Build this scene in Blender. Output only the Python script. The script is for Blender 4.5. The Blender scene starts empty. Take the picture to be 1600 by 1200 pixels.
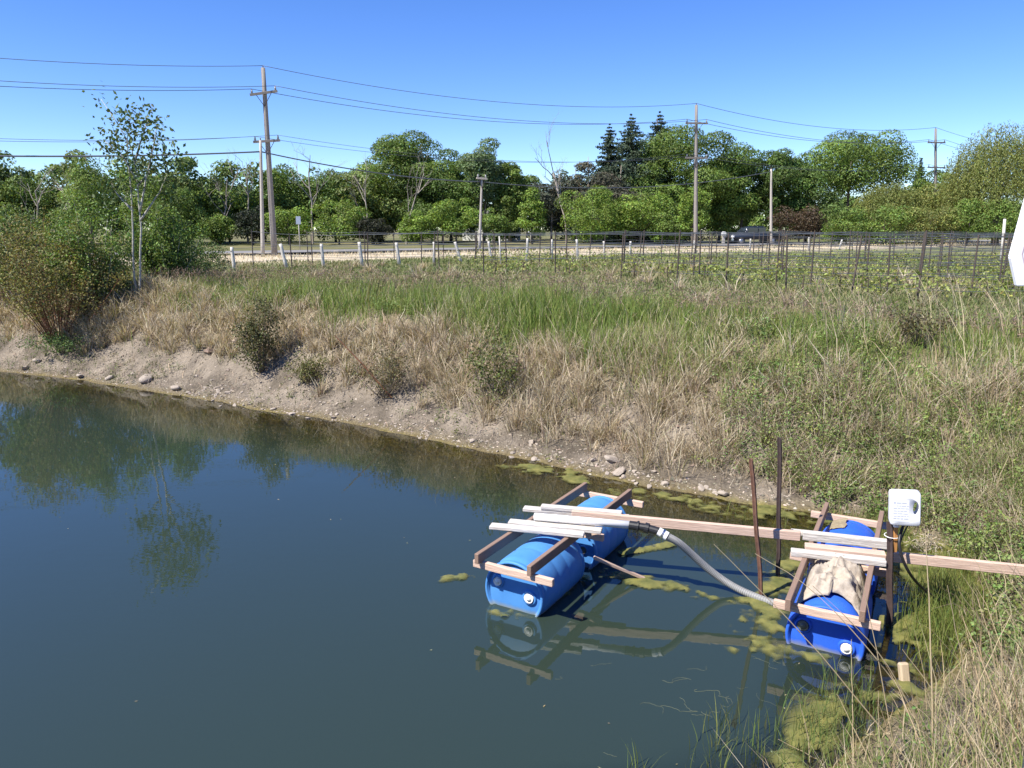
import bpy, bmesh, math, random
import numpy as np
from mathutils import Vector, Matrix

C = bpy.context.scene
COL = C.collection
R = math.radians

# ------------------------------------------------------------------ camera, sky, sun, exposure
H_EYE, PITCH, F_PX = 3.3, 0.199, 1200.0
cam_d = bpy.data.cameras.new('camera'); cam = bpy.data.objects.new('camera', cam_d); COL.objects.link(cam)
cam.location = (0, 0, H_EYE); cam.rotation_euler = (math.pi / 2 - PITCH, 0, 0)
cam_d.sensor_width = 36; cam_d.lens = 36 * F_PX / 1600; cam_d.clip_start = 0.05; cam_d.clip_end = 3000
C.camera = cam

SUN_EL, SUN_AZ = R(52), math.atan2(-0.86, -0.51)          # azimuth measured from +Y towards +X
world = bpy.data.worlds.new('World'); C.world = world; world.use_nodes = True
wn = world.node_tree; bg = wn.nodes['Background']
sky = wn.nodes.new('ShaderNodeTexSky'); sky.sky_type = 'NISHITA'; sky.sun_disc = False
sky.sun_elevation = SUN_EL; sky.sun_rotation = SUN_AZ
sky.air_density = 0.8; sky.dust_density = 0.0; sky.ozone_density = 4.0; sky.altitude = 100
hsv = wn.nodes.new('ShaderNodeHueSaturation'); hsv.inputs['Saturation'].default_value = 1.24; hsv.inputs['Hue'].default_value = 0.515
wn.links.new(sky.outputs[0], hsv.inputs['Color']); wn.links.new(hsv.outputs[0], bg.inputs[0]); bg.inputs[1].default_value = 0.10
sun_d = bpy.data.lights.new('sun', 'SUN'); sun = bpy.data.objects.new('sun', sun_d); COL.objects.link(sun)
sun_d.energy = 4.3; sun_d.angle = R(0.5); sun_d.color = (1.0, 0.95, 0.87)
sdir = Vector((math.sin(SUN_AZ) * math.cos(SUN_EL), math.cos(SUN_AZ) * math.cos(SUN_EL), math.sin(SUN_EL)))
sun.rotation_euler = sdir.to_track_quat('Z', 'Y').to_euler()
sun.location = (-20, -10, 40)
C.view_settings.view_transform = 'Standard'; C.view_settings.look = 'None'
C.view_settings.exposure = 1.12; C.view_settings.gamma = 1
C.view_settings.use_curve_mapping = False
C.render.engine = 'CYCLES'
C.cycles.max_bounces = 7; C.cycles.diffuse_bounces = 3; C.cycles.glossy_bounces = 4
C.cycles.transmission_bounces = 4; C.cycles.transparent_max_bounces = 12
C.cycles.caustics_reflective = False; C.cycles.caustics_refractive = False
C.cycles.use_denoising = True

rng = np.random.default_rng(7)
random.seed(7)

# ------------------------------------------------------------------ helpers
cp, sp = math.cos(PITCH), math.sin(PITCH)
def ray(px, py):
    u = (px - 800) / F_PX; v = -(py - 600) / F_PX
    return np.array([u, cp + v * sp, -sp + v * cp])
def at(px, py, z):
    d = ray(px, py); t = (z - H_EYE) / d[2]
    return np.array([d[0] * t, d[1] * t, z])
def at_d(px, py, dist):
    d = ray(px, py); t = dist / d[1]
    return np.array([d[0] * t, dist, H_EYE + d[2] * t])

def tag(o, label=None, cat=None, group=None, kind=None):
    if label: o['label'] = label
    if cat: o['category'] = cat
    if group: o['group'] = group
    if kind: o['kind'] = kind
    return o
def thing(name, label, cat, loc=(0, 0, 0), group=None):
    o = bpy.data.objects.new(name, None); COL.objects.link(o)
    o.location = tuple(float(v) for v in loc); o.empty_display_size = 0.2
    return tag(o, label, cat, group)
def link(name, me, parent=None, local=False):
    o = bpy.data.objects.new(name, me); COL.objects.link(o)
    if parent is not None:
        o.parent = parent
        if not local:
            w = Vector((0, 0, 0)); q = parent
            while q is not None: w += q.location; q = q.parent
            o.location = -w
    return o
def mesh_np(name, verts, faces, mat, col=None, smooth=False):
    """faces: list of (M,k) int arrays"""
    me = bpy.data.meshes.new(name)
    verts = np.asarray(verts, dtype=np.float32)
    faces = [np.asarray(f, dtype=np.int32) for f in faces if len(f)]
    me.vertices.add(len(verts)); me.vertices.foreach_set('co', verts.ravel())
    idx = np.concatenate([f.ravel() for f in faces])
    tot = np.concatenate([np.full(len(f), f.shape[1], dtype=np.int32) for f in faces])
    start = np.concatenate([[0], np.cumsum(tot)[:-1]]).astype(np.int32)
    me.loops.add(len(idx)); me.loops.foreach_set('vertex_index', idx)
    me.polygons.add(len(tot)); me.polygons.foreach_set('loop_start', start)
    me.polygons.foreach_set('use_smooth', np.full(len(tot), bool(smooth)))
    me.update(calc_edges=True)
    if col is not None:
        a = me.color_attributes.new('col', 'FLOAT_COLOR', 'POINT')
        c4 = np.ones((len(verts), 4), dtype=np.float32); c4[:, :3] = np.clip(col, 0, 1)
        a.data.foreach_set('color', c4.ravel())
    if mat: me.materials.append(mat)
    return me
class MB:
    def __init__(s): s.v = []; s.f = []; s.c = []; s.n = 0
    def add(s, v, faces, col=None):
        v = np.asarray(v, dtype=float)
        for f in faces: s.f.append(np.asarray(f, dtype=int).reshape(-1, np.asarray(f).shape[-1]) + s.n)
        s.v.append(v); s.n += len(v)
        if col is not None: s.c.append(np.broadcast_to(np.asarray(col, dtype=float), (len(v), 3)))
    def tube(s, pts, rad, n=6, cap=True, col=None):
        pts = np.asarray(pts, dtype=float); m = len(pts)
        rad = np.broadcast_to(np.asarray(rad, dtype=float), (m,))
        tan = np.gradient(pts, axis=0); tan /= np.linalg.norm(tan, axis=1)[:, None] + 1e-9
        ref = np.array([0, 0, 1.0]) if abs(tan[0][2]) < 0.9 else np.array([1.0, 0, 0])
        vs = []
        for i in range(m):
            a = np.cross(tan[i], ref); a /= np.linalg.norm(a) + 1e-9
            b = np.cross(tan[i], a); ref = np.cross(a, tan[i])
            th = np.arange(n) * 2 * math.pi / n
            vs.append(pts[i] + rad[i] * (np.cos(th)[:, None] * a + np.sin(th)[:, None] * b))
        q = []
        for i in range(m - 1):
            for j in range(n):
                k = (j + 1) % n
                q.append((i * n + j, i * n + k, (i + 1) * n + k, (i + 1) * n + j))
        fs = [np.array(q)]
        v = np.concatenate(vs)
        if cap:
            v = np.concatenate([v, pts[[0, -1]]])
            fs.append(np.array([(m * n, (j + 1) % n, j) for j in range(n)] + [(m * n + 1, (m - 1) * n + j, (m - 1) * n + (j + 1) % n) for j in range(n)]))
        s.add(v, fs, col)
    def box(s, lo, hi, col=None):
        x0, y0, z0 = lo; x1, y1, z1 = hi
        v = [(x0, y0, z0), (x1, y0, z0), (x1, y1, z0), (x0, y1, z0), (x0, y0, z1), (x1, y0, z1), (x1, y1, z1), (x0, y1, z1)]
        s.add(v, [np.array([(0, 3, 2, 1), (4, 5, 6, 7), (0, 1, 5, 4), (1, 2, 6, 5), (2, 3, 7, 6), (3, 0, 4, 7)])], col)
    def mesh(s, name, mat, smooth=False):
        return mesh_np(name, np.concatenate(s.v), s.f, mat, np.concatenate(s.c) if s.c else None, smooth)
    def build(s, name, mat, parent=None, smooth=False, local=False):
        return link(name, s.mesh(name, mat, smooth), parent, local)
def board(name, p0, p1, w, h, mat, parent=None, bev=0.004, roll=0.0, warp=0.0):
    """timber from p0 to p1 (centre line), w wide, h high, built along its own X axis"""
    p0 = Vector([float(a) for a in p0]); p1 = Vector([float(a) for a in p1]); L = (p1 - p0).length
    bm = bmesh.new(); n = 6
    rings = []
    for i in range(n + 1):
        x = L * i / n; dz = warp * math.sin(math.pi * i / n)
        rings.append([bm.verts.new((x, y, z + dz)) for y, z in ((-w/2, -h/2), (w/2, -h/2), (w/2, h/2), (-w/2, h/2))])
    for i in range(n):
        for j in range(4):
            k = (j + 1) % 4
            bm.faces.new((rings[i][j], rings[i][k], rings[i+1][k], rings[i+1][j]))
    bm.faces.new(rings[0][::-1]); bm.faces.new(rings[-1])
    bmesh.ops.recalc_face_normals(bm, faces=bm.faces)
    ed = [e for e in bm.edges if len(e.link_faces) == 2 and e.calc_face_angle(0) > 0.8]
    bmesh.ops.bevel(bm, geom=ed, offset=bev, segments=1, affect='EDGES')
    me = bpy.data.meshes.new(name); bm.to_mesh(me); bm.free(); me.materials.append(mat)
    o = bpy.data.objects.new(name, me); COL.objects.link(o)
    x = (p1 - p0).normalized(); y = Vector((0, 0, 1)).cross(x)
    if y.length < 1e-4: y = Vector((0, 1, 0))
    y.normalize(); z = x.cross(y)
    M = Matrix((x, y, z)).transposed().to_4x4() @ Matrix.Rotation(roll, 4, 'X')
    M.translation = p0
    if parent is not None:
        o.parent = parent; M.translation = p0 - parent.location
    o.matrix_basis = M
    return o

def hash2(ix, iy, seed):
    h = (ix.astype(np.int64) * 374761393 + iy.astype(np.int64) * 668265263 + seed * 974634777) & 0xffffffff
    h = ((h ^ (h >> 13)) * 1274126177) & 0xffffffff
    h = h ^ (h >> 16)
    return (h & 0xffff) / 65535.0
def vnoise(x, y, s=1.0, seed=0):
    x = np.asarray(x, dtype=float) / s; y = np.asarray(y, dtype=float) / s
    ix = np.floor(x); iy = np.floor(y); fx = x - ix; fy = y - iy
    fx = fx * fx * (3 - 2 * fx); fy = fy * fy * (3 - 2 * fy)
    a = hash2(ix, iy, seed); b = hash2(ix + 1, iy, seed); c = hash2(ix, iy + 1, seed); d = hash2(ix + 1, iy + 1, seed)
    return (a * (1 - fx) + b * fx) * (1 - fy) + (c * (1 - fx) + d * fx) * fy
def fbm(x, y, s=1.0, seed=0, o=4):
    r = 0; a = 0.5
    for i in range(o):
        r = r + a * vnoise(x, y, s / 2 ** i, seed + i * 17); a *= 0.5
    return r / (1 - 0.5 ** o)
def sstep(a, b, x):
    t = np.clip((np.asarray(x, dtype=float) - a) / (b - a), 0, 1); return t * t * (3 - 2 * t)

# ------------------------------------------------------------------ materials
def mat_new(name):
    m = bpy.data.materials.new(name); m.use_nodes = True
    return m, m.node_tree, m.node_tree.nodes['Principled BSDF']
def simple(name, col, rough=0.6, metal=0.0, spec=0.4, noise=0.0, scale=20, bump=0.0, stretch=None, col2=None):
    m, t, p = mat_new(name)
    p.inputs['Base Color'].default_value = (*col, 1); p.inputs['Roughness'].default_value = rough
    p.inputs['Metallic'].default_value = metal; p.inputs['Specular IOR Level'].default_value = spec
    if noise or bump or col2:
        tc = t.nodes.new('ShaderNodeTexCoord'); mp = t.nodes.new('ShaderNodeMapping')
        if stretch: mp.inputs['Scale'].default_value = stretch
        nz = t.nodes.new('ShaderNodeTexNoise'); nz.inputs['Scale'].default_value = scale; nz.inputs['Detail'].default_value = 6
        nz.inputs['Roughness'].default_value = 0.65
        t.links.new(tc.outputs['Object'], mp.inputs[0]); t.links.new(mp.outputs[0], nz.inputs['Vector'])
        cr = t.nodes.new('ShaderNodeValToRGB'); cr.color_ramp.elements[0].position = 0.3; cr.color_ramp.elements[1].position = 0.7
        c2 = col2 if col2 else tuple(c * (1 - noise) for c in col)
        cr.color_ramp.elements[0].color = (*c2, 1); cr.color_ramp.elements[1].color = (*col, 1)
        t.links.new(nz.outputs['Fac'], cr.inputs[0]); t.links.new(cr.outputs[0], p.inputs['Base Color'])
        if bump:
            b = t.nodes.new('ShaderNodeBump'); b.inputs['Strength'].default_value = bump; b.inputs['Distance'].default_value = 0.01
            t.links.new(nz.outputs['Fac'], b.inputs['Height']); t.links.new(b.outputs[0], p.inputs['Normal'])
    return m
def leafmat(name, trans=0.3, rough=0.55, spec=0.3, tint=(1.15, 1.1, 0.6)):
    m, t, p = mat_new(name)
    a = t.nodes.new('ShaderNodeAttribute'); a.attribute_name = 'col'
    p.inputs['Roughness'].default_value = rough; p.inputs['Specular IOR Level'].default_value = spec
    t.links.new(a.outputs['Color'], p.inputs['Base Color'])
    tr = t.nodes.new('ShaderNodeBsdfTranslucent'); mx = t.nodes.new('ShaderNodeMixShader')
    mu = t.nodes.new('ShaderNodeMix'); mu.data_type = 'RGBA'; mu.blend_type = 'MULTIPLY'; mu.inputs['Factor'].default_value = 1
    mu.inputs[7].default_value = (*tint, 1)
    t.links.new(a.outputs['Color'], mu.inputs[6]); t.links.new(mu.outputs[2], tr.inputs['Color'])
    mx.inputs[0].default_value = trans
    out = t.nodes['Material Output']
    t.links.new(p.outputs[0], mx.inputs[1]); t.links.new(tr.outputs[0], mx.inputs[2]); t.links.new(mx.outputs[0], out.inputs[0])
    return m
M_leaf = leafmat('leaf', 0.33)
M_grass = leafmat('grass_blade', 0.30, 0.6, 0.25, (1.1, 1.05, 0.7))
M_needle = leafmat('needle', 0.1, 0.7, 0.2, (1, 1, 1))
M_bark = simple('bark', (0.17, 0.14, 0.11), 0.9, noise=0.5, scale=6, bump=0.5, stretch=(3, 3, 0.6))
M_bark_grey = simple('dead_bark', (0.36, 0.31, 0.26), 0.9, noise=0.35, scale=5, bump=0.4, stretch=(3, 3, 0.6))
M_birch = simple('aspen_bark', (0.50, 0.47, 0.40), 0.8, noise=0.6, scale=9, bump=0.2, stretch=(1, 1, 2.2))
M_redstem = simple('willow_stem', (0.20, 0.085, 0.04), 0.7, noise=0.4, scale=10)
M_pole = simple('pole_wood', (0.30, 0.265, 0.235), 0.85, noise=0.4, scale=8, bump=0.3, stretch=(6, 6, 0.5))
M_polepale = simple('pale_pole_wood', (0.44, 0.40, 0.35), 0.85, noise=0.3, scale=8, bump=0.3, stretch=(6, 6, 0.5))
M_ceramic = simple('insulator', (0.25, 0.24, 0.24), 0.3)
M_wire = simple('wire', (0.09, 0.10, 0.12), 0.5, metal=0.2)
M_tpost = simple('trellis_steel', (0.075, 0.055, 0.045), 0.7, noise=0.4, scale=15)
M_fpost = simple('fence_wood', (0.62, 0.58, 0.52), 0.9, noise=0.35, scale=10, bump=0.4, stretch=(4, 4, 0.6))
M_rail = simple('rail_wood', (0.27, 0.175, 0.125), 0.8, scale=14, bump=0.3, stretch=(0.6, 6, 6), col2=(0.19, 0.13, 0.10))
M_pink = simple('fresh_wood', (0.68, 0.51, 0.40), 0.85, scale=11, bump=0.6, stretch=(0.45, 8, 8), col2=(0.42, 0.285, 0.215))
M_grey = simple('weathered_wood', (0.72, 0.68, 0.62), 0.9, scale=12, bump=0.8, stretch=(0.5, 9, 9), col2=(0.31, 0.27, 0.235))
M_stake = simple('cedar_wood', (0.56, 0.27, 0.085), 0.7, scale=12, bump=0.2, stretch=(0.5, 5, 5), col2=(0.45, 0.21, 0.07))
M_rust = simple('rusty_steel', (0.24, 0.12, 0.075), 0.85, scale=18, bump=0.4, col2=(0.11, 0.06, 0.045))
M_dsteel = simple('dark_steel', (0.085, 0.055, 0.048), 0.75, scale=14, bump=0.3, col2=(0.05, 0.035, 0.033))
M_pvc = simple('white_pvc', (0.80, 0.79, 0.76), 0.35, noise=0.08, scale=5)
M_blackp = simple('black_plastic', (0.02, 0.02, 0.022), 0.4)
M_chrome = simple('metal_clamp', (0.6, 0.6, 0.6), 0.3, metal=1.0)
M_hose = simple('grey_hose', (0.27, 0.27, 0.26), 0.45, noise=0.2, scale=30)
M_jug = simple('white_jug', (0.74, 0.75, 0.77), 0.45, spec=0.25)
M_label = simple('printed_label', (0.66, 0.67, 0.69), 0.8, spec=.1)
M_ink = simple('faded_ink', (0.42, 0.445, 0.50), 0.8, spec=.1)
M_cloth = simple('burlap', (0.47, 0.41, 0.335), 0.97, scale=16, bump=1.0, col2=(0.27, 0.225, 0.175), spec=0.05)
M_cap = simple('white_cap', (0.80, 0.79, 0.75), 0.4)
M_capgrey = simple('grey_cap', (0.10, 0.11, 0.10), 0.5)
M_stone = simple('stone', (0.40, 0.345, 0.28), 0.9, scale=5, bump=0.5, col2=(0.25, 0.205, 0.16))
M_white = simple('white_board', (0.83, 0.83, 0.84), 0.45)
M_lilac = simple('lilac_line', (0.50, 0.38, 0.44), 0.5)
M_signgrey = simple('sign_back', (0.32, 0.36, 0.42), 0.5, metal=0.5)

def drum_mat(name, col, col2):
    m, t, p = mat_new(name)
    tc = t.nodes.new('ShaderNodeTexCoord'); nz = t.nodes.new('ShaderNodeTexNoise'); nz.inputs['Scale'].default_value = 3.5; nz.inputs['Detail'].default_value = 8
    nz.inputs['Roughness'].default_value = 0.7
    cr = t.nodes.new('ShaderNodeValToRGB'); cr.color_ramp.elements[0].position = 0.32; cr.color_ramp.elements[1].position = 0.72
    cr.color_ramp.elements[0].color = (*col2, 1); cr.color_ramp.elements[1].color = (*col, 1)
    t.links.new(tc.outputs['Object'], nz.inputs['Vector']); t.links.new(nz.outputs['Fac'], cr.inputs[0])
    # a pale scum line left by the water, fixed to the drum's height in the pond
    gp = t.nodes.new('ShaderNodeNewGeometry'); sx = t.nodes.new('ShaderNodeSeparateXYZ'); t.links.new(gp.outputs['Position'], sx.inputs[0])
    n2 = t.nodes.new('ShaderNodeTexNoise'); n2.inputs['Scale'].default_value = 9; n2.inputs['Detail'].default_value = 5; t.links.new(gp.outputs['Position'], n2.inputs['Vector'])
    ad = t.nodes.new('ShaderNodeMath'); ad.operation = 'MULTIPLY_ADD'; ad.inputs[1].default_value = -0.06
    t.links.new(n2.outputs['Fac'], ad.inputs[0]); t.links.new(sx.outputs['Z'], ad.inputs[2])
    mr = t.nodes.new('ShaderNodeMapRange'); mr.inputs[1].default_value = -0.035; mr.inputs[2].default_value = 0.012; mr.inputs[3].default_value = 0.75; mr.inputs[4].default_value = 0
    t.links.new(ad.outputs[0], mr.inputs[0])
    mx = t.nodes.new('ShaderNodeMix'); mx.data_type = 'RGBA'; mx.inputs[7].default_value = (0.26, 0.25, 0.14, 1)
    t.links.new(mr.outputs[0], mx.inputs[0]); t.links.new(cr.outputs[0], mx.inputs[6]); t.links.new(mx.outputs[2], p.inputs['Base Color'])
    p.inputs['Roughness'].default_value = 0.5; p.inputs['Specular IOR Level'].default_value = 0.22
    return m
M_drumL = drum_mat('blue_plastic_worn', (0.088, 0.27, 0.59), (0.062, 0.215, 0.51))
M_drumR = drum_mat('blue_plastic_bright', (0.034, 0.135, 0.64), (0.026, 0.105, 0.54))

# ------------------------------------------------------------------ terrain
SHORE = [(-75, 52), (-40, 33.5), (-22, 23.5)] + [tuple(at(px, py, 0)[:2]) for px, py in
         ((0, 580), (130, 594), (200, 606), (300, 620), (400, 639), (500, 654), (600, 673), (680, 689), (750, 704), (830, 722), (900, 736), (1000, 759), (1080, 772), (1150, 786), (1280, 803), (1400, 822), (1490, 865), (1540, 940), (1480, 1060), (1350, 1150))] + \
        [(1.75, 4.05), (1.0, 3.8), (0, 3.6), (-2, 3.3), (-6, 2.4), (-20, -1), (-75, -20)]
SH = np.array(SHORE)
def shore_d(x, y):
    """signed distance to the waterline: > 0 on land"""
    x = np.asarray(x, dtype=float); y = np.asarray(y, dtype=float)
    best = np.full(x.shape, 1e9); inside = np.zeros(x.shape, dtype=bool)
    n = len(SH)
    for i in range(n):
        ax, ay = SH[i]; bx, by = SH[(i + 1) % n]
        dx, dy = bx - ax, by - ay
        t = np.clip(((x - ax) * dx + (y - ay) * dy) / (dx * dx + dy * dy), 0, 1)
        best = np.minimum(best, (x - ax - t * dx) ** 2 + (y - ay - t * dy) ** 2)
        cond = ((ay > y) != (by > y)) & (x < (bx - ax) * (y - ay) / (by - ay + 1e-12) + ax)
        inside ^= cond
    d = np.sqrt(best)
    d = np.where(inside, -d, d)
    return d + 0.16 * (fbm(x, y, 1.3, 3) - 0.5) + 0.10 * (vnoise(x, y, 0.35, 9) - 0.5)
FIELD = 1.72
def ground_z(x, y, d=None):
    if d is None: d = shore_d(x, y)
    up = np.interp(d, [0, 0.3, 0.8, 1.4, 2.0, 2.6, 3.3, 8], [0, 0.09, 0.30, 0.76, 1.22, 1.55, 1.70, FIELD])
    dn = -np.interp(-d, [0, 0.6, 1.5, 3.5, 9], [0, 0.13, 0.42, 1.2, 2.4])
    z = np.where(d > 0, up, dn)
    land = sstep(0.15, 1.2, d)
    z = z + land * (0.20 * (fbm(x, y, 2.2, 21) - 0.5) + 0.07 * (vnoise(x, y, 0.45, 5) - 0.5) * (1 - 0.8 * sstep(6, 12, d)))
    z = z + (0.05 * (vnoise(x, y, 0.26, 31) - 0.5) + 0.26 * (fbm(x + .35 * y, y, 0.7, 33, 3) - 0.5)) * sstep(0.1, 0.9, d) * (1 - sstep(2.5, 4, d))
    return z
def gz(x, y): return float(ground_z(np.array([float(x)]), np.array([float(y)]))[0])
def axis(lo, hi, step, far_lo, far_hi, grow=1.16):
    a = list(np.arange(lo, hi, step)); s = step
    while a[-1] < far_hi: s *= grow; a.append(a[-1] + s)
    s = step
    while a[0] > far_lo: s *= grow; a.insert(0, a[0] - s)
    return np.array(a)
# the road: a line through the field in front of the tall poles
RD0 = np.array([-17.0, 47.5]); RDV = np.array([31.5, 20.0]); RDV = RDV / np.linalg.norm(RDV); RDN = np.array([-RDV[1], RDV[0]])
def road_s(x, y): return (np.asarray(x) - RD0[0]) * RDN[0] + (np.asarray(y) - RD0[1]) * RDN[1]

xs = axis(-15, 8, 0.11, -900, 900); ys = axis(2.5, 22, 0.11, -60, 1500)
GX, GY = np.meshgrid(xs, ys); gx, gy = GX.ravel(), GY.ravel()
gd = shore_d(gx, gy); gzv = ground_z(gx, gy, gd)
nx, ny = len(xs), len(ys)
ii = (np.arange(ny - 1)[:, None] * nx + np.arange(nx - 1)[None, :]).ravel()
gf = np.stack([ii, ii + 1, ii + nx + 1, ii + nx], axis=1)
n1 = fbm(gx, gy, 1.6, 41); n2 = fbm(gx, gy, 0.5, 51); n3 = fbm(gx, gy, 6, 61)
def lerp(a, b, t): return np.asarray(a) * (1 - t[:, None]) + np.asarray(b) * t[:, None]
mud = lerp((0.10, 0.083, 0.062), (0.245, 0.205, 0.158), sstep(0.2, 0.8, 0.6 * n2 + 0.4 * vnoise(gx, gy, 0.25, 52)))
mud = lerp(mud, np.array((0.155, 0.125, 0.07)), 1 - sstep(0.02, 0.30, gd))                  # wet margin
thatch = lerp((0.16, 0.13, 0.08), (0.28, 0.23, 0.15), n1)
green = lerp((0.09, 0.10, 0.035), (0.20, 0.18, 0.08), n1)
c = lerp(mud, thatch, sstep(1.15, 2.0, gd + 0.7 * (n1 - 0.5)))
c = lerp(c, green, sstep(2.6, 3.9, gd + 1.0 * (n3 - 0.5)))
fieldc = lerp((0.13, 0.155, 0.055), (0.23, 0.22, 0.11), sstep(0.3, 0.7, n2))
c = lerp(c, fieldc, sstep(4.6, 7, gd))
rs = road_s(gx, gy)
dry = lerp((0.46, 0.38, 0.255), (0.60, 0.51, 0.37), n1)
c = lerp(c, dry, sstep(-13.0, -10, rs + 2 * (n3 - 0.5)) * (1 - sstep(6, 7, rs)))
lawn = lerp((0.12, 0.125, 0.05), (0.19, 0.17, 0.085), sstep(0.3, 0.7, n3))
c = lerp(c, lawn, sstep(5.5, 7, rs))
bed = lerp((0.15, 0.115, 0.05), (0.085, 0.08, 0.04), sstep(0.3, 1.8, -gd))
bed = lerp(bed, np.array((0.19, 0.16, 0.05)), 0.6 * sstep(0.45, 0.7, vnoise(gx, gy, 0.3, 53)))
bed = lerp(bed, np.array((0.25, 0.225, 0.06)), .65 * sstep(1.8, 3.2, gx) * sstep(.3, .6, n2))
c = np.where((gd < 0.02)[:, None], bed, c)
M_ground, t, p = mat_new('earth')
a_ = t.nodes.new('ShaderNodeAttribute'); a_.attribute_name = 'col'
gp = t.nodes.new('ShaderNodeNewGeometry')
nz = t.nodes.new('ShaderNodeTexNoise'); nz.inputs['Scale'].default_value = 14; nz.inputs['Detail'].default_value = 8; nz.inputs['Roughness'].default_value = 0.75
vo = t.nodes.new('ShaderNodeTexVoronoi'); vo.inputs['Scale'].default_value = 22
t.links.new(gp.outputs['Position'], nz.inputs['Vector']); t.links.new(gp.outputs['Position'], vo.inputs['Vector'])
mr = t.nodes.new('ShaderNodeMapRange'); mr.inputs[1].default_value = 0.3; mr.inputs[2].default_value = 0.7; mr.inputs[3].default_value = 0.62; mr.inputs[4].default_value = 1.3
t.links.new(nz.outputs['Fac'], mr.inputs[0])
mu = t.nodes.new('ShaderNodeMix'); mu.data_type = 'RGBA'; mu.blend_type = 'MULTIPLY'; mu.inputs['Factor'].default_value = 1
t.links.new(a_.outputs['Color'], mu.inputs[6]); t.links.new(mr.outputs[0], mu.inputs[7]); t.links.new(mu.outputs[2], p.inputs['Base Color'])
ad = t.nodes.new('ShaderNodeMath'); ad.operation = 'SUBTRACT'; t.links.new(nz.outputs['Fac'], ad.inputs[0]); t.links.new(vo.outputs['Distance'], ad.inputs[1])
bu = t.nodes.new('ShaderNodeBump'); bu.inputs['Strength'].default_value = 0.8; bu.inputs['Distance'].default_value = 0.03
t.links.new(ad.outputs[0], bu.inputs['Height']); t.links.new(bu.outputs[0], p.inputs['Normal'])
p.inputs['Roughness'].default_value = 0.95; p.inputs['Specular IOR Level'].default_value = 0.15
gnd = link('ground', mesh_np('ground', np.stack([gx, gy, gzv], 1), [gf], M_ground, c, True)); tag(gnd, kind='structure')

M_road = simple('asphalt', (0.22, 0.21, 0.20), 0.9, noise=0.25, scale=3)
rb = MB(); L = 260
pts = []
for s_ in np.linspace(-140, 320, 60):
    for o_ in (0.0, 5.2):
        q = RD0 + RDV * s_ + RDN * o_
        pts.append((q[0], q[1], FIELD + 0.14))
rb.add(pts, [np.array([(2 * i, 2 * i + 2, 2 * i + 3, 2 * i + 1) for i in range(59)])])
tag(rb.build('road', M_road), kind='structure')

# ------------------------------------------------------------------ pond water
M_water, t, p = mat_new('pond_water')
t.nodes.remove(p); out = t.nodes['Material Output']
a_ = t.nodes.new('ShaderNodeAttribute'); a_.attribute_name = 'col'
sepc = t.nodes.new('ShaderNodeSeparateColor'); t.links.new(a_.outputs['Color'], sepc.inputs[0])
gp = t.nodes.new('ShaderNodeNewGeometry')
mpw = t.nodes.new('ShaderNodeMapping'); mpw.inputs['Scale'].default_value = (1.0, 1.0, 1.0); t.links.new(gp.outputs['Position'], mpw.inputs[0])
w1 = t.nodes.new('ShaderNodeTexNoise'); w1.inputs['Scale'].default_value = 2.6; w1.inputs['Detail'].default_value = 3; t.links.new(mpw.outputs[0], w1.inputs['Vector'])
w2 = t.nodes.new('ShaderNodeTexNoise'); w2.inputs['Scale'].default_value = 11; w2.inputs['Detail'].default_value = 2; t.links.new(mpw.outputs[0], w2.inputs['Vector'])
wa = t.nodes.new('ShaderNodeMath'); wa.operation = 'MULTIPLY_ADD'; wa.inputs[1].default_value = 0.22
t.links.new(w2.outputs['Fac'], wa.inputs[0]); t.links.new(w1.outputs['Fac'], wa.inputs[2])
bu = t.nodes.new('ShaderNodeBump'); bu.inputs['Strength'].default_value = 0.035; bu.inputs['Distance'].default_value = 0.03
mp3 = t.nodes.new('ShaderNodeMapping'); mp3.inputs['Scale'].default_value = (2.2, 11.0, 1.0); mp3.inputs['Rotation'].default_value = (0, 0, 0.25); t.links.new(gp.outputs['Position'], mp3.inputs[0])
w3 = t.nodes.new('ShaderNodeTexNoise'); w3.inputs['Scale'].default_value = 1.0; w3.inputs['Detail'].default_value = 2; t.links.new(mp3.outputs[0], w3.inputs['Vector'])
w4 = t.nodes.new('ShaderNodeTexNoise'); w4.inputs['Scale'].default_value = 0.35; t.links.new(gp.outputs['Position'], w4.inputs['Vector'])
wm = t.nodes.new('ShaderNodeMapRange'); wm.inputs[1].default_value = .35; wm.inputs[2].default_value = .65; wm.inputs[3].default_value = .05; wm.inputs[4].default_value = .42; t.links.new(w4.outputs['Fac'], wm.inputs[0])
wb = t.nodes.new('ShaderNodeMath'); wb.operation = 'MULTIPLY_ADD'; t.links.new(w3.outputs['Fac'], wb.inputs[0]); t.links.new(wm.outputs[0], wb.inputs[1]); t.links.new(wa.outputs[0], wb.inputs[2])
t.links.new(wb.outputs[0], bu.inputs['Height'])
df = t.nodes.new('ShaderNodeBsdfDiffuse'); df.inputs['Color'].default_value = (0.0235, 0.0365, 0.0255, 1)
tp = t.nodes.new('ShaderNodeBsdfTransparent'); tp.inputs['Color'].default_value = (0.80, 0.78, 0.58, 1)
gl = t.nodes.new('ShaderNodeBsdfGlossy'); gl.inputs['Roughness'].default_value = 0.015; gl.inputs['Color'].default_value = (0.92, 0.97, 1, 1)
fr = t.nodes.new('ShaderNodeFresnel'); fr.inputs['IOR'].default_value = 1.62
t.links.new(bu.outputs[0], gl.inputs['Normal']); t.links.new(bu.outputs[0], fr.inputs['Normal'])
m1 = t.nodes.new('ShaderNodeMixShader'); m2 = t.nodes.new('ShaderNodeMixShader')
t.links.new(sepc.outputs[0], m1.inputs[0]); t.links.new(tp.outputs[0], m1.inputs[1]); t.links.new(df.outputs[0], m1.inputs[2])
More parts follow.
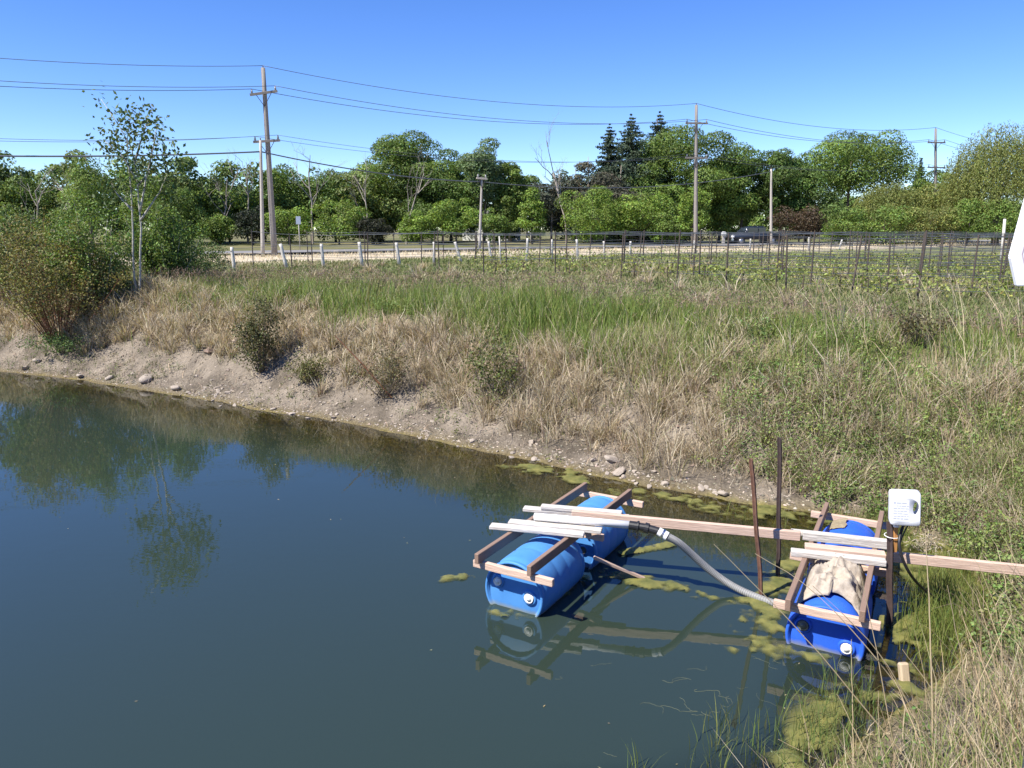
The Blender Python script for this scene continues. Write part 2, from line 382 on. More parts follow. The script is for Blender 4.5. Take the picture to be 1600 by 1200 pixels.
t.links.new(fr.outputs[0], m2.inputs[0]); t.links.new(m1.outputs[0], m2.inputs[1]); t.links.new(gl.outputs[0], m2.inputs[2])
t.links.new(m2.outputs[0], out.inputs[0])
wx = axis(-15, 6, 0.15, -70, 7); wy = axis(2.5, 20, 0.15, -18, 50)
WX, WY = np.meshgrid(wx, wy); wxx, wyy = WX.ravel(), WY.ravel(); wd = shore_d(wxx, wyy)
nxx, nyy = len(wx), len(wy)
ii = (np.arange(nyy - 1)[:, None] * nxx + np.arange(nxx - 1)[None, :]).ravel()
wf = np.stack([ii, ii + 1, ii + nxx + 1, ii + nxx], axis=1)
wf = wf[(wd[wf].min(axis=1) < 0.35)]
deep = sstep(0.02, 1.0, (-wd - 0.35 * (fbm(wxx, wyy, 0.9, 77) - 0.5)) / (0.6 + 1.8 * sstep(4.2, 8, wyy) + 1.1 * sstep(2.0, 3.4, wxx) * sstep(4.4, 5.2, wyy)))
water = link('water', mesh_np('water', np.stack([wxx, wyy, np.zeros_like(wxx)], 1), [wf], M_water, np.stack([deep] * 3, 1), True)); tag(water, kind='structure')

# ------------------------------------------------------------------ leaf and blade generators
def unit(v): return v / (np.linalg.norm(v, axis=-1, keepdims=True) + 1e-9)
def leaves(mb, c, nrm, Ls, Ws, col, r=rng, droop=0.0):
    """pointed four-cornered leaves folded a little along the midrib"""
    N = len(c); nrm = unit(nrm)
    t_ = r.normal(size=(N, 3)); t_[:, 2] -= droop; t_ = unit(t_ - (t_ * nrm).sum(1, keepdims=True) * nrm)
    b = np.cross(nrm, t_)
    Ls = np.broadcast_to(Ls, (N,))[:, None]; Ws = np.broadcast_to(Ws, (N,))[:, None]
    v = np.stack([c - t_ * Ls / 2, c + b * Ws / 2 + nrm * Ws * 0.12 - t_ * Ls * 0.05, c + t_ * Ls / 2, c - b * Ws / 2 + nrm * Ws * 0.12 - t_ * Ls * 0.05], axis=1).reshape(-1, 3)
    k = np.arange(N)[:, None] * 4
    mb.add(v, [np.concatenate([k, k + 1, k + 2, k + 3], axis=1)], None)
    mb.c.append(np.repeat(col, 4, axis=0))
def blades(mb, P, h, w, ang, bend, col, tipcol=None, kink=0.0, r=rng):
    """grass blades: three-segment tapering strips that lean towards ang; bend = sideways travel as a share of length"""
    N = len(P)
    ts = np.array([0, 0.4, 0.75, 1.0]); wf_ = np.array([1.0, 0.85, 0.5])
    dirv = np.stack([np.cos(ang), np.sin(ang), np.zeros(N)], 1)
    th = r.uniform(0, 2 * math.pi, N); side = np.stack([np.cos(th), np.sin(th), np.zeros(N)], 1)
    rows = []
    for k, tt in enumerate(ts):
        hor = (bend * tt ** 1.8 * h)[:, None]
        ver = (h * tt * np.sqrt(np.clip(1 - (bend * tt ** 0.9) ** 2 * 0.75, 0.08, 1)))[:, None]
        c = P + dirv * hor + np.array([0, 0, 1.0]) * ver
        if kink: c = c + r.normal(size=(N, 3)) * kink * h[:, None] * tt
        if k < 3: rows += [c - side * (w * wf_[k] / 2)[:, None], c + side * (w * wf_[k] / 2)[:, None]]
        else: rows += [c]
    v = np.stack(rows, axis=1).reshape(-1, 3); k = np.arange(N)[:, None] * 7
    mb.add(v, [np.concatenate([np.concatenate([k, k + 1, k + 3, k + 2], 1), np.concatenate([k + 2, k + 3, k + 5, k + 4], 1)], 0),
               np.concatenate([k + 4, k + 5, k + 6], 1)], None)
    c7 = np.repeat(col[:, None, :], 7, axis=1)
    if tipcol is not None: c7[:, 4:, :] = tipcol[:, None, :] if tipcol.ndim == 2 else tipcol
    mb.c.append(c7.reshape(-1, 3))
def vary(base, N, amt=0.25, hue=0.12, r=rng):
    base = np.asarray(base, dtype=float)
    k = np.clip(1 + amt * r.normal(size=(N, 1)), 0.4, 1.8); hsh = 1 + hue * r.normal(size=(N, 3)) * np.array([1, 0.5, 0.8])
    return np.clip(base * k * hsh, 0.004, 0.9)
def in_view(x, y, z, m=1.30):
    dy = y * cp - (z - H_EYE) * sp; dz = y * sp + (z - H_EYE) * cp
    return (dy > 0.3) & (np.abs(x / dy) < 800 / F_PX * m + 0.02) & (np.abs(dz / dy) < 600 / F_PX * m + 0.06)

# ------------------------------------------------------------------ trees
def clump_crown(h, w, base, r, shape='round', n_cl=42, n_leaf=8000, leaf=0.3, col=(0.07, 0.11, 0.025), fill=1.0, flat=0.66, leaf_var=0.22, cl_r=0.155):
    """clump centres inside a crown envelope, leaves on the clumps' shells"""
    cz = base + (h - base) * 0.5; rz = (h - base) * 0.5; cs = []
    tries = 0
    while len(cs) < n_cl and tries < 6000:
        tries += 1
        u = unit(r.normal(size=3)); k = r.uniform(0.15, 1) ** 0.45
        z = u[2] * k
        if shape == 'round': ww = 1.0
        elif shape == 'cone': ww = (1 - z) * 0.62 + 0.08
        elif shape == 'umbrella': ww = 1.08 if z > -0.25 else 0.55
        elif shape == 'vase': ww = 0.62 + 0.45 * z
        elif shape == 'bush': ww = 1.0
        elif shape == 'oval': ww = 0.8
        else: ww = 1.0
        ww = ww * (0.72 + 0.5 * float(vnoise(np.array([math.atan2(u[1], u[0]) * 1.3 + 9]), np.array([z * 2.2 + 5]), 1, int(h * 97) % 50)))
        p_ = np.array([u[0] * k * w / 2 * ww * 0.92, u[1] * k * w / 2 * ww * 0.86, cz + z * rz * 0.88])
        if shape == 'umbrella' and z < -0.35 and r.random() < 0.7: continue
        cs.append(p_)
    cs = np.array(cs)
    rr = w * cl_r * r.uniform(0.6, 1.3, len(cs)); wt = rr ** 2 / (rr ** 2).sum()
    idx = r.choice(len(cs), n_leaf, p=wt)
    dv = unit(r.normal(size=(n_leaf, 3)) + np.array([0, 0, 0.35]))
    k = r.uniform(0.3, 1.0, n_leaf) ** 0.3
    P = cs[idx] + dv * (rr[idx] * k)[:, None] * np.array([1.08, 1.08, flat])
    P += r.normal(size=P.shape) * leaf * 0.25
    P[:, 2] = np.maximum(P[:, 2], 0.05)
    nr = unit(dv + 0.5 * r.normal(size=(n_leaf, 3)) + np.array([0, 0, 0.25]))
    shade = r.normal(size=(len(cs), 1)) * 0.20
    cc = vary(col, n_leaf, leaf_var, 0.10, r) * np.clip(1 + shade[idx], 0.6, 1.5)
    mb = MB(); leaves(mb, P, nr, leaf * r.uniform(0.65, 1.35, n_leaf), leaf * 0.66 * r.uniform(0.7, 1.3, n_leaf), cc, r)
    return mb, cs
def limbs(h, w, cs, r, trunk_r, top=0.8, n=14, lean=0.0, sides=6):
    mb = MB()
    m = 7; tz = np.linspace(0, h * top, m)
    jit = np.cumsum(r.normal(size=(m, 2)) * 0.02 * h / m * 2, axis=0); jit[0] = 0
    tr = np.stack([jit[:, 0] + lean * tz, jit[:, 1], tz], 1)
    tr[0, 2] = -0.15
    mb.tube(tr, trunk_r * (1 - 0.82 * np.linspace(0, 1, m) ** 0.9), sides + 1)
    if len(cs):
        pick = r.choice(len(cs), min(n, len(cs)), replace=False)
        for i in pick:
            q = cs[i]; z0 = np.clip(q[2] - 0.55 * math.hypot(q[0], q[1]) - 0.05 * h, 0.12 * h, h * top * 0.95)
            s = np.array([np.interp(z0, tz, tr[:, 0]), np.interp(z0, tz, tr[:, 1]), z0])
            mid = (s + q) / 2 + np.array([0, 0, -0.04 * h]) + r.normal(size=3) * 0.02 * h
            rb_ = trunk_r * (1 - 0.8 * z0 / (h * top)) * 0.5
            mb.tube([s, mid, q], [rb_, rb_ * 0.6, rb_ * 0.2], 5)
    return mb
def bare_skeleton(h, w, r, trunk_r, first=0.35, depth=4, twig=1.0):
    mb = MB()
    def grow(p0, d, L, rad, lev):
        n = 5; pts = [p0]; dd = d.copy()
        for i in range(n):
            dd = unit(dd + r.normal(size=3) * 0.13 + np.array([0, 0, 0.05])); pts.append(pts[-1] + dd * L / n)
        mb.tube(pts, np.linspace(rad, rad * 0.45, n + 1), 6 if lev < 2 else 4, cap=False)
        if lev >= depth: return
        k = 3 if lev == 0 else int(r.integers(2, 4))
        for i in range(k + (2 if lev == 0 else 0)):
            tt = r.uniform(first if lev == 0 else 0.35, 1.0); j = min(n - 1, int(tt * n))
            q = pts[j] + (pts[j + 1] - pts[j]) * (tt * n - j if tt < 1 else 1)
            a = r.uniform(0, 2 * math.pi); sp_ = r.uniform(0.45, 0.9) * w / h * 2.2
            nd = unit(dd + sp_ * np.array([math.cos(a), math.sin(a), 0.1]))
            grow(q, nd, L * r.uniform(0.42, 0.66) * (0.8 if lev == 0 else 1), rad * 0.42, lev + 1)
    grow(np.array([0, 0, -0.1]), np.array([0, 0, 1.0]), h * 0.66, trunk_r, 0)
    return mb
def spruce(h, w, r, n=26, col=(0.03, 0.05, 0.03), leaf=0.3, ragged=0.25, n_per=1.0, base=0.12):
    mb = MB(); P = []; Nn = []
    for i in range(n):
        f = i / (n - 1); z = h * (base + (1 - base) * f); reach = w / 2 * (1 - f) ** 0.8 * r.uniform(1 - ragged * 1.3, 1 + ragged * 0.5) + 0.10
        nb = int(9 + 9 * (1 - f))
        for j in range(nb):
            a = r.uniform(0, 2 * math.pi); rc = reach * r.uniform(0.45, 1.2); m = max(5, int(n_per * rc * 24))
            tt = r.uniform(0.05, 1, m)
            x = np.cos(a) * rc * tt; y = np.sin(a) * rc * tt
            zz = z - 0.30 * rc * tt + 0.22 * rc * tt ** 3 - np.abs(r.normal(size=m)) * 0.09 * rc
            spread = r.normal(size=m) * 0.10 * rc
            P.append(np.stack([x - np.sin(a) * spread, y + np.cos(a) * spread, zz], 1)); Nn.append(r.normal(size=(m, 3)) + np.array([0.4 * np.cos(a), 0.4 * np.sin(a), 0.9]))
    P = np.concatenate(P); Nn = np.concatenate(Nn)
    leaves(mb, P, Nn, leaf * r.uniform(0.8, 1.6, len(P)), leaf * 0.6, vary(col, len(P), 0.25, 0.08, r), r)
    return mb
def willow_crown(h, w, r, n_st=420, col=(0.13, 0.15, 0.05), leaf=0.26, base=0.1, per=26):
    mb = MB(); P = []; Nn = []; shade = []
    for i in range(n_st):
        u = unit(r.normal(size=3)); u[2] = abs(u[2]) ** 0.8; k = r.uniform(0.35, 1) ** 0.5
        s = np.array([u[0] * w / 2 * k, u[1] * w / 2 * k, h * (0.45 + 0.52 * u[2] * k)])
        Ls = r.uniform(0.18, 0.5) * h; zend = max(s[2] - Ls, h * base * r.uniform(0.6, 2))
        tt = np.sort(r.uniform(0, 1, per)); out_ = 0.06 * w * np.sqrt(tt)
        P.append(np.stack([s[0] + u[0] * out_ + r.normal(size=per) * 0.1, s[1] + u[1] * out_ + r.normal(size=per) * 0.1, s[2] + (zend - s[2]) * tt], 1))
        Nn.append(r.normal(size=(per, 3)) + np.array([u[0], u[1], 0.25])); shade.append(np.full(per, 1 + 0.18 * r.normal()))
    P = np.concatenate(P); Nn = np.concatenate(Nn); sh_ = np.concatenate(shade)[:, None]
    leaves(mb, P, Nn, leaf * r.uniform(0.8, 1.5, len(P)), leaf * 0.4, vary(col, len(P), 0.2, 0.08, r) * np.clip(sh_, 0.6, 1.5), r, droop=2.0)
    return mb

GREEN = dict(bright=(0.175, 0.255, 0.045), mid=(0.135, 0.20, 0.042), dark=(0.095, 0.15, 0.034), blue=(0.14, 0.20, 0.085), olive=(0.19, 0.215, 0.06), brown=(0.085, 0.06, 0.035))
FORESTRY = 'trees along the far side of the road'
def plant_tree(name, label, px, dist, ytop, wpx, kind, tone='mid', base=0.16, seed=0, group=None, cat='tree', n_leaf=None, leaf=None, trunk_mat=None, n_cl=46, fudge=1.0, cl_r=0.15, ybase=None):
    r = np.random.default_rng(seed + 100)
    q = at_d(px, ytop, dist); x, y = q[0], q[1]; z0 = gz(x, y) if ybase is None else ybase
    h = q[2] - z0; w = wpx * dist / F_PX
    t_ = thing(name, label, cat, (x, y, z0), group)
    nl = n_leaf or int(np.clip(215 * w * h, 5000, 32000)); lf = leaf or 0.0025 * dist
    if kind == 'dead':
        bare_skeleton(h, w, r, 0.0085 * h + 0.03).build('trunk', trunk_mat or M_bark_grey, t_, True, True); return t_
    if kind == 'pine':
        mb, cs = clump_crown(h, w * 1.15, base * h, r, 'oval', 20, int(nl * .55), lf * 1.05, tone, flat=.55, cl_r=.17); mb.build('foliage', M_needle, t_, False, True)
        limbs(h, w, cs, r, 0.018 * h, 0.95).build('trunk', M_bark_grey, t_, True, True); return t_
    if kind == 'spruce':
        spruce(h, w * 1.4, r, 38 if kind == 'spruce' else 26, GREEN[tone] if tone in GREEN else tone, lf * 1.05, 0.25 if kind == 'spruce' else 0.55, 1.25, base).build('foliage', M_needle, t_, False, True)
        limbs(h, w, [], r, 0.018 * h, 0.95).build('trunk', M_bark, t_, True, True); return t_
    if kind == 'willow':
        willow_crown(h, w, r, n_st=int(190 * w), col=GREEN[tone], leaf=lf, base=base).build('crown', M_leaf, t_, False, True)
        limbs(h, w, np.array([(r.uniform(-.3, .3) * w, r.uniform(-.3, .3) * w, r.uniform(.5, .8) * h) for _ in range(10)]), r, 0.03 * h, 0.6).build('trunk', M_bark, t_, True, True); return t_
    mb, cs = clump_crown(h, w, base * h, r, kind, n_cl, nl, lf, GREEN[tone] if tone in GREEN else tone, cl_r=cl_r)
    mb.build('crown', M_leaf, t_, False, True)
    limbs(h, w, cs, r, 0.016 * h + 0.03, 0.75 if kind != 'cone' else 0.92).build('trunk', trunk_mat or M_bark, t_, True, True)
    return t_

G = FORESTRY
TREES = [
 # label, px, dist, ytop, wpx, kind, tone, base
 ('tree', 'leafy green tree at the far left edge of the photo', 18, 74, 278, 110, 'round', 'mid', 0.1),
 ('dead_tree', 'bare grey tree at far left, left one of the pair beside the leafy tree', 52, 70, 246, 70, 'dead', 'mid', 0),
 ('dead_tree', 'bare grey forked tree at far left, nearest the dark pointed cottonwood', 78, 66, 250, 70, 'dead', 'mid', 0),
 ('tree', 'dark pointed cottonwood just left of the thin white-stemmed aspen', 130, 58, 232, 125, 'cone', 'mid', 0.05),
 ('tree', 'low round green tree behind the aspen, left of the tall utility pole', 252, 76, 268, 110, 'round', 'mid', 0.08),
 ('tree', 'green tree behind the first bare dead tree left of the utility pole', 305, 92, 285, 100, 'round', 'bright', 0.1),
 ('dead_tree', 'tall bare dead tree with a pale trunk left of the utility pole', 335, 84, 222, 75, 'dead', 'mid', 0),
 ('dead_tree', 'bare dead tree right behind the utility pole, second from the aspen', 378, 86, 232, 60, 'dead', 'mid', 0),
 ('cedar_bush', 'nearly black low cedar bush behind the short pale pole', 392, 80, 318, 60, 'bush', (0.026, 0.036, 0.02), 0.02),
 ('tree', 'green tree rising just right of the tall utility pole', 447, 92, 258, 105, 'round', 'mid', 0.1),
 ('dead_tree', 'pale forked dead tree right of the utility pole, standing over green maples', 480, 84, 206, 85, 'dead', 'mid', 0),
 ('tree', 'dense dark green tree between the pale forked dead tree and the broken one', 520, 94, 262, 110, 'oval', 'dark', 0.08),
 ('young_maple', 'bright green young maple in front of the dense dark tree', 527, 80, 310, 90, 'round', 'bright', 0.06),
 ('young_maple', 'low bright maple just right of the utility pole near the small grey road sign', 448, 80, 322, 70, 'round', 'bright', 0.04),
 ('dead_tree', 'broken leaning dead tree at the left of the large round tree', 572, 84, 244, 55, 'dead', 'mid', 0),
 ('juniper_bush', 'dark low juniper bush below the broken dead tree', 580, 80, 338, 60, 'bush', (0.035, 0.038, 0.022), 0.0),
 ('tree', 'large round green tree at the middle left with a bare trunk in front', 640, 95, 212, 150, 'umbrella', 'mid', 0.22),
 ('dead_tree', 'pale bare trunk with thin limbs in front of the large round tree', 631, 82, 226, 60, 'dead', 'mid', 0),
 ('tree', 'green tree filling the gap between the large round tree and the feathery ash', 702, 98, 232, 100, 'round', 'mid', 0.12),
 ('ash_tree', 'feathery blue-green ash with sky showing through its crown', 755, 92, 217, 100, 'vase', 'blue', 0.35),
 ('young_maple', 'bright young maple left of the small pole, below the feathery ash', 712, 80, 306, 84, 'round', 'bright', 0.12),
 ('tree', 'small green tree just right of the feathery ash', 797, 92, 246, 70, 'oval', 'mid', 0.15),
 ('young_maple', 'narrow bright young maple standing alone left of the scruffy pines', 832, 80, 290, 60, 'cone', 'bright', 0.05),
 ('pine_tree', 'scruffy grey-green pine behind the wide dead fork, left one', 862, 94, 262, 80, 'pine', (0.06, 0.068, 0.045), 0.05),
 ('dead_tree', 'wide forked dead tree left of the three spruces', 888, 85, 198, 85, 'dead', 'mid', 0),
 ('pine_tree', 'scruffy brownish pine just left of the three spruces', 922, 92, 238, 70, 'pine', (0.075, 0.07, 0.045), 0.05),
 ('spruce_tree', 'leftmost and shortest of the three dark spruces', 953, 92, 194, 100, 'spruce', (0.06, 0.085, 0.05), 0.1),
 ('spruce_tree', 'middle and broadest of the three dark spruces', 986, 90, 179, 128, 'spruce', (0.062, 0.088, 0.052), 0.1),
 ('spruce_tree', 'rightmost of the three dark spruces, its tip above the large maple', 1031, 96, 175, 116, 'spruce', (0.062, 0.088, 0.054), 0.1),
 ('young_maple', 'bright green maple in front of the scruffy brownish pine', 927, 82, 290, 110, 'round', 'bright', 0.04),
 ('young_maple', 'bright low maple below the three spruces', 1002, 82, 296, 100, 'round', 'bright', 0.05),
 ('maple_tree', 'large dense maple behind the middle utility pole', 1072, 92, 186, 175, 'round', 'mid', 0.08),
 ('young_maple', 'small bright maple at the foot of the middle utility pole', 1086, 78, 290, 62, 'oval', 'bright', 0.2),
 ('tree', 'dark green tree above the parked pickup truck', 1165, 94, 232, 110, 'round', 'dark', 0.2),
 ('tree', 'dark uneven tree between the pickup and the umbrella-shaped maple', 1228, 92, 214, 100, 'oval', 'dark', 0.12),
 ('maple_tree', 'umbrella-shaped maple with a dark underside on the right', 1335, 98, 205, 175, 'umbrella', 'mid', 0.3),
 ('shrub', 'reddish dark shrub in the shade right of the pale pole', 1252, 84, 318, 90, 'bush', 'brown', 0.0),
 ('willow_tree', 'small yellowish willow in front of the umbrella-shaped maple', 1392, 84, 278, 100, 'willow', 'olive', 0.05),
 ('spruce_tree', 'tiny spruce tip at the foot of the farthest utility pole', 1440, 120, 248, 34, 'spruce', (0.03, 0.05, 0.035), 0.1),
 ('tree', 'green tree in front of the farthest utility pole', 1455, 100, 262, 90, 'round', 'mid', 0.1),
 ('tree', 'pale green tree just left of the big weeping willow', 1505, 92, 268, 80, 'round', 'olive', 0.1),
 ('willow_tree', 'big weeping willow at the right edge of the photo', 1580, 80, 178, 160, 'willow', 'olive', 0.2),
 ('hedge_shrub', 'rounded green hedge shrub right of the reddish shaded shrub', 1318, 78, 322, 80, 'bush', 'mid', 0.0),
 ('hedge_shrub', 'green hedge shrub below the small yellowish willow', 1385, 77, 318, 95, 'bush', 'mid', 0.0),
 ('hedge_shrub', 'green hedge shrub below the farthest utility pole', 1455, 76, 310, 95, 'bush', 'olive', 0.0),
 ('hedge_shrub', 'green hedge shrub left of the leaning pale vineyard post', 1518, 76, 314, 90, 'bush', 'mid', 0.0),
 ('hedge_shrub', 'green hedge shrub below the weeping willow at the right edge', 1585, 75, 312, 95, 'bush', 'mid', 0.0),
 ('tree', 'mid-green tree standing between the aspen and the tall bare dead tree', 275, 88, 272, 120, 'oval', 'mid', 0.04),
 ('tree', 'dull green tree behind the bare dead trees left of the utility pole', 352, 98, 276, 120, 'round', (0.12, 0.155, 0.06), 0.04),
 ('tree', 'green tree at far left between the leafy edge tree and the cottonwood', 90, 84, 290, 110, 'round', 'mid', 0.04),
 ('tree', 'green tree rising over the broken dead tree, left of the large round tree', 590, 100, 262, 100, 'oval', 'mid', 0.05),
 ('tree', 'shadowed green tree low between the large round tree and the ash', 690, 92, 270, 130, 'round', 'dark', 0.03),
 ('pine_tree', 'grey-green ragged pine behind the bright maple left of the spruces', 900, 96, 258, 90, 'pine', (0.085, 0.09, 0.06), 0.03),
 ('pine_tree', 'ragged brown-green pine under the middle spruce', 968, 88, 252, 100, 'pine', (0.075, 0.075, 0.05), 0.03),
 ('tree', 'green tree joining the three spruces to the large dense maple', 1025, 90, 232, 110, 'round', 'mid', 0.04),
 ('tree', 'green tree filling the wall between the large dense maple and the dark one', 1130, 92, 232, 110, 'oval', 'mid', 0.04),
 ('tree', 'dark green tree low behind the reddish shaded shrub', 1268, 92, 258, 100, 'round', 'dark', 0.03),
 ('tree', 'pale green tree between the small yellowish willow and the weeping willow', 1478, 86, 285, 110, 'round', 'olive', 0.03),
 ('young_maple', 'low bright maple between the large round tree and the juniper', 655, 80, 330, 70, 'round', 'bright', 0.04),
 ('young_maple', 'low green maple near the white house, right of the small pole', 778, 80, 322, 62, 'round', 'mid', 0.04),
 ('shrub', 'low green shrub left of the nearly black cedar bush', 340, 82, 335, 60, 'bush', 'mid', 0.0),
 ('shrub', 'low green shrub under the large dense maple', 1050, 80, 325, 70, 'bush', 'mid', 0.0),
]
for i, (nm, lb, px, ds, yt, wp, kd, tn, bs) in enumerate(TREES):
    plant_tree(nm, lb, px, ds, yt, wp, kd, tn, bs, seed=i, group=G, cat='shrub' if ('bush' in nm or 'shrub' in nm) else 'tree')

# the wood behind the named trees: one mass
r = np.random.default_rng(5)
mb = MB(); tones = [(0.115, 0.175, 0.045), (0.14, 0.205, 0.05), (0.10, 0.145, 0.045), (0.16, 0.20, 0.065)]
for s_ in np.arange(-130, 200, 3.4):
    for row in range(2):
        q = RD0 + RDV * (s_ + r.uniform(-1.4, 1.4)) + RDN * (40 + 10 * row + r.uniform(-3, 3))
        if q[1] < 45 or abs(q[0]) / q[1] > .98: continue
        hh = r.uniform(5.6, 9.6) + 1.6 * row; ww = r.uniform(4.5, 7)
        m2, cs = clump_crown(hh, ww, 0.1, r, 'oval' if r.random() < .5 else 'round', 22, 2600, .36, tones[int(r.integers(4))], cl_r=.2)
        mb.add(np.concatenate(m2.v) + np.array([q[0], q[1], FIELD]), [f for f in m2.f]); mb.c.append(np.concatenate(m2.c))
tag(mb.build('far_wood', M_leaf), 'dense green wood filling the gaps behind the roadside trees', 'wood', kind='stuff')

def hit(px, py):
    """where the line of sight through a pixel of the photo meets the terrain"""
    d = ray(px, py); t = np.concatenate([np.arange(2, 40, 0.04), np.arange(40, 160, 0.3)])
    P = d[None, :] * t[:, None] + np.array([0, 0, H_EYE])
    g = np.maximum(ground_z(P[:, 0], P[:, 1]), 0.0)
    k = np.argmax(P[:, 2] < g)
    return np.array([P[k, 0], P[k, 1], g[k]])

# ------------------------------------------------------------------ aspen, willow bush and shrubs on the bank
def strand_tree(name, label, cat, base, stems, tw_r, leafcol, leaf, n_leaf, bark, stemname='trunk', sub=5, sub_len=0.5, seed=1, leafiness=0.25, up=0.5, clump=0.0, group=None):
    """stems: list of polylines (world); leaves sit on twigs that leave the stems"""
    r = np.random.default_rng(seed)
    t_ = thing(name, label, cat, base, group); b0 = np.asarray(base, dtype=float)
    lm = MB(); P = []; N_ = []
    for s in stems:
        s = np.asarray(s, dtype=float) - b0; L = np.linalg.norm(np.diff(s, axis=0), axis=1).sum()
        m = 9; u = np.linspace(0, 1, m); acc = np.concatenate([[0], np.cumsum(np.linalg.norm(np.diff(s, axis=0), axis=1))]) / L
        pts = np.stack([np.interp(u, acc, s[:, k]) for k in range(3)], 1) + r.normal(size=(m, 3)) * 0.012 * L * 0.4 * u[:, None]
        sm = MB(); sm.tube(pts, tw_r * (1 - 0.8 * u), 6)
        tws = []
        for i in range(sub):
            a = r.uniform(leafiness, 1); q = np.array([np.interp(a, u, pts[:, k]) for k in range(3)])
            ang = r.uniform(0, 2 * math.pi); d = unit(np.array([math.cos(ang), math.sin(ang), up + 0.3 * r.normal()]))
            ln = sub_len * L * r.uniform(0.35, 1) * (1.15 - 0.7 * a)
            pp = [q, q + d * ln * 0.5 + np.array([0, 0, 0.03 * ln]), q + d * ln + np.array([0, 0, -0.02 * ln])]
            sm.tube(pp, [tw_r * 0.35, tw_r * 0.22, tw_r * 0.1], 4, cap=False); tws.append(np.array(pp))
        sm.build(stemname, bark, t_, True, True)
        per = max(1, int(n_leaf / len(stems) / max(1, len(tws) + 1)))
        for tw in tws + [pts[int(m * 0.65):]]:
            mm = per; v = r.uniform(0.15, 1.05, mm) ** (0.7 if clump == 0 else 0.35)
            seg = np.linspace(0, 1, len(tw)); base_ = np.stack([np.interp(v, seg, tw[:, k]) for k in range(3)], 1)
            P.append(base_ + r.normal(size=(mm, 3)) * leaf * (1.2 + clump)); N_.append(r.normal(size=(mm, 3)) + np.array([0, 0, 0.5]))
    P = np.concatenate(P); N_ = np.concatenate(N_)
    leaves(lm, P, N_, leaf * r.uniform(0.7, 1.4, len(P)), leaf * 0.62, vary(leafcol, len(P), 0.28, 0.12, r), r)
    lm.build('foliage', M_leaf, t_, False, True)
    return t_
def seg(px_pts, dist):
    return [at_d(px, py, dist) for px, py in px_pts]
b = hit(217, 472); D = b[1]
stems = [seg([(218, 474), (220, 400), (218, 330), (214, 270), (203, 225), (180, 190), (158, 158)], D),
         seg([(217, 472), (207, 420), (208, 350), (206, 300), (199, 250), (196, 215), (203, 180)], D + 0.1),
         seg([(219, 330), (228, 280), (240, 230), (246, 196)], D - 0.1), seg([(216, 290), (240, 262), (268, 250), (280, 258)], D + 0.1),
         seg([(212, 280), (190, 240), (170, 226), (162, 220)], D - 0.15), seg([(210, 255), (222, 214), (232, 186), (240, 190)], D + 0.2),
         seg([(219, 345), (250, 300), (262, 270)], D), seg([(208, 330), (180, 300), (168, 272)], D + 0.15)]
strand_tree('aspen_tree', 'thin young aspen with two white stems and a sparse top against the sky', 'tree', b, stems, 0.030, (0.10, 0.14, 0.05), 0.11, 1450, M_birch, seed=3, sub=4, sub_len=0.16, leafiness=0.5, up=0.35, clump=0.7)
def bush(name, label, base_px, w_px, top_py, n_stem, leafcol, leaf, n_leaf, bark, seed, spread=1.0, stem_r=0.012, leafiness=0.25, lean=(0, 0), group=None, sub=4, cat='shrub', sub_len=0.35):
    r = np.random.default_rng(seed); b = hit(*base_px); D = b[1]
    top = at_d(base_px[0], top_py, D)[2] - b[2]; w = w_px * D / F_PX
    st = []
    for i in range(n_stem):
        a = r.uniform(0, 2 * math.pi); rad = math.sqrt(r.uniform(0, 1)) * w / 2 * spread
        hh = top * r.uniform(0.62, 1.0) * (1 - 0.30 * (rad / (w / 2 + 1e-6)) ** 2)
        o = np.array([math.cos(a), math.sin(a), 0])
        p0 = b + o * rad * 0.18 + np.array([0, 0, -0.04])
        st.append([p0, p0 + o * rad * 0.45 + np.array([lean[0] * 0.4, lean[1] * .4, hh * 0.5]), b + o * rad + np.array([lean[0], lean[1], hh])])
    return strand_tree(name, label, cat, b, st, stem_r, leafcol, leaf, n_leaf, bark, 'stem', sub, sub_len, seed, leafiness, 0.6, 0.4, group)
bush('willow_bush', 'large olive-brown willow bush with bare reddish stems at its foot on the left bank', (92, 528), 225, 328, 60, (0.195, 0.185, 0.06), 0.06, 12500, M_redstem, 11, 1.08, 0.012, 0.30, sub=9)
bush('willow_bush', 'smaller olive willow bush cut by the left edge of the photo', (12, 470), 130, 335, 24, (0.17, 0.165, 0.055), 0.065, 8500, M_redstem, 12, 1.0, 0.013, 0.3, sub=6)
bush('alder_shrub', 'upright dark speckled shrub standing alone on the bank, left of the leaning stick', (408, 580), 66, 448, 14, (0.105, 0.105, 0.04), 0.05, 3200, M_bark, 13, 0.9, 0.010, 0.15, sub=7)
bush('low_shrub', 'low fine-leaved green shrub beside the upright dark speckled shrub', (482, 596), 80, 548, 14, (0.15, 0.15, 0.05), 0.04, 1300, M_bark, 14, 1.0, 0.006, 0.1, sub=6)
bush('low_shrub', 'rounded thin-twigged shrub at the foot of the leaning red-brown stick', (602, 618), 100, 530, 22, (0.14, 0.125, 0.055), 0.04, 1500, M_bark, 15, 1.0, 0.007, 0.1, sub=6)
bush('alder_shrub', 'broad-leaved straggly shrub right of the boulder on the bank', (768, 632), 92, 516, 13, (0.13, 0.145, 0.045), 0.05, 1700, M_bark, 16, 1.0, 0.008, 0.15, sub=6)
bush('green_bush', 'dark green bush right of the aspen, at the end of the fence', (290, 436), 110, 362, 20, (0.10, 0.145, 0.045), 0.06, 8000, M_bark, 17, 1.0, 0.012, 0.1, sub=7)
bush('green_bush', 'small dark bush between the aspen bush and the first fence posts', (335, 432), 44, 390, 8, (0.06, 0.085, 0.035), 0.07, 700, M_bark, 18, 1.0, 0.01, 0.1, sub=6)
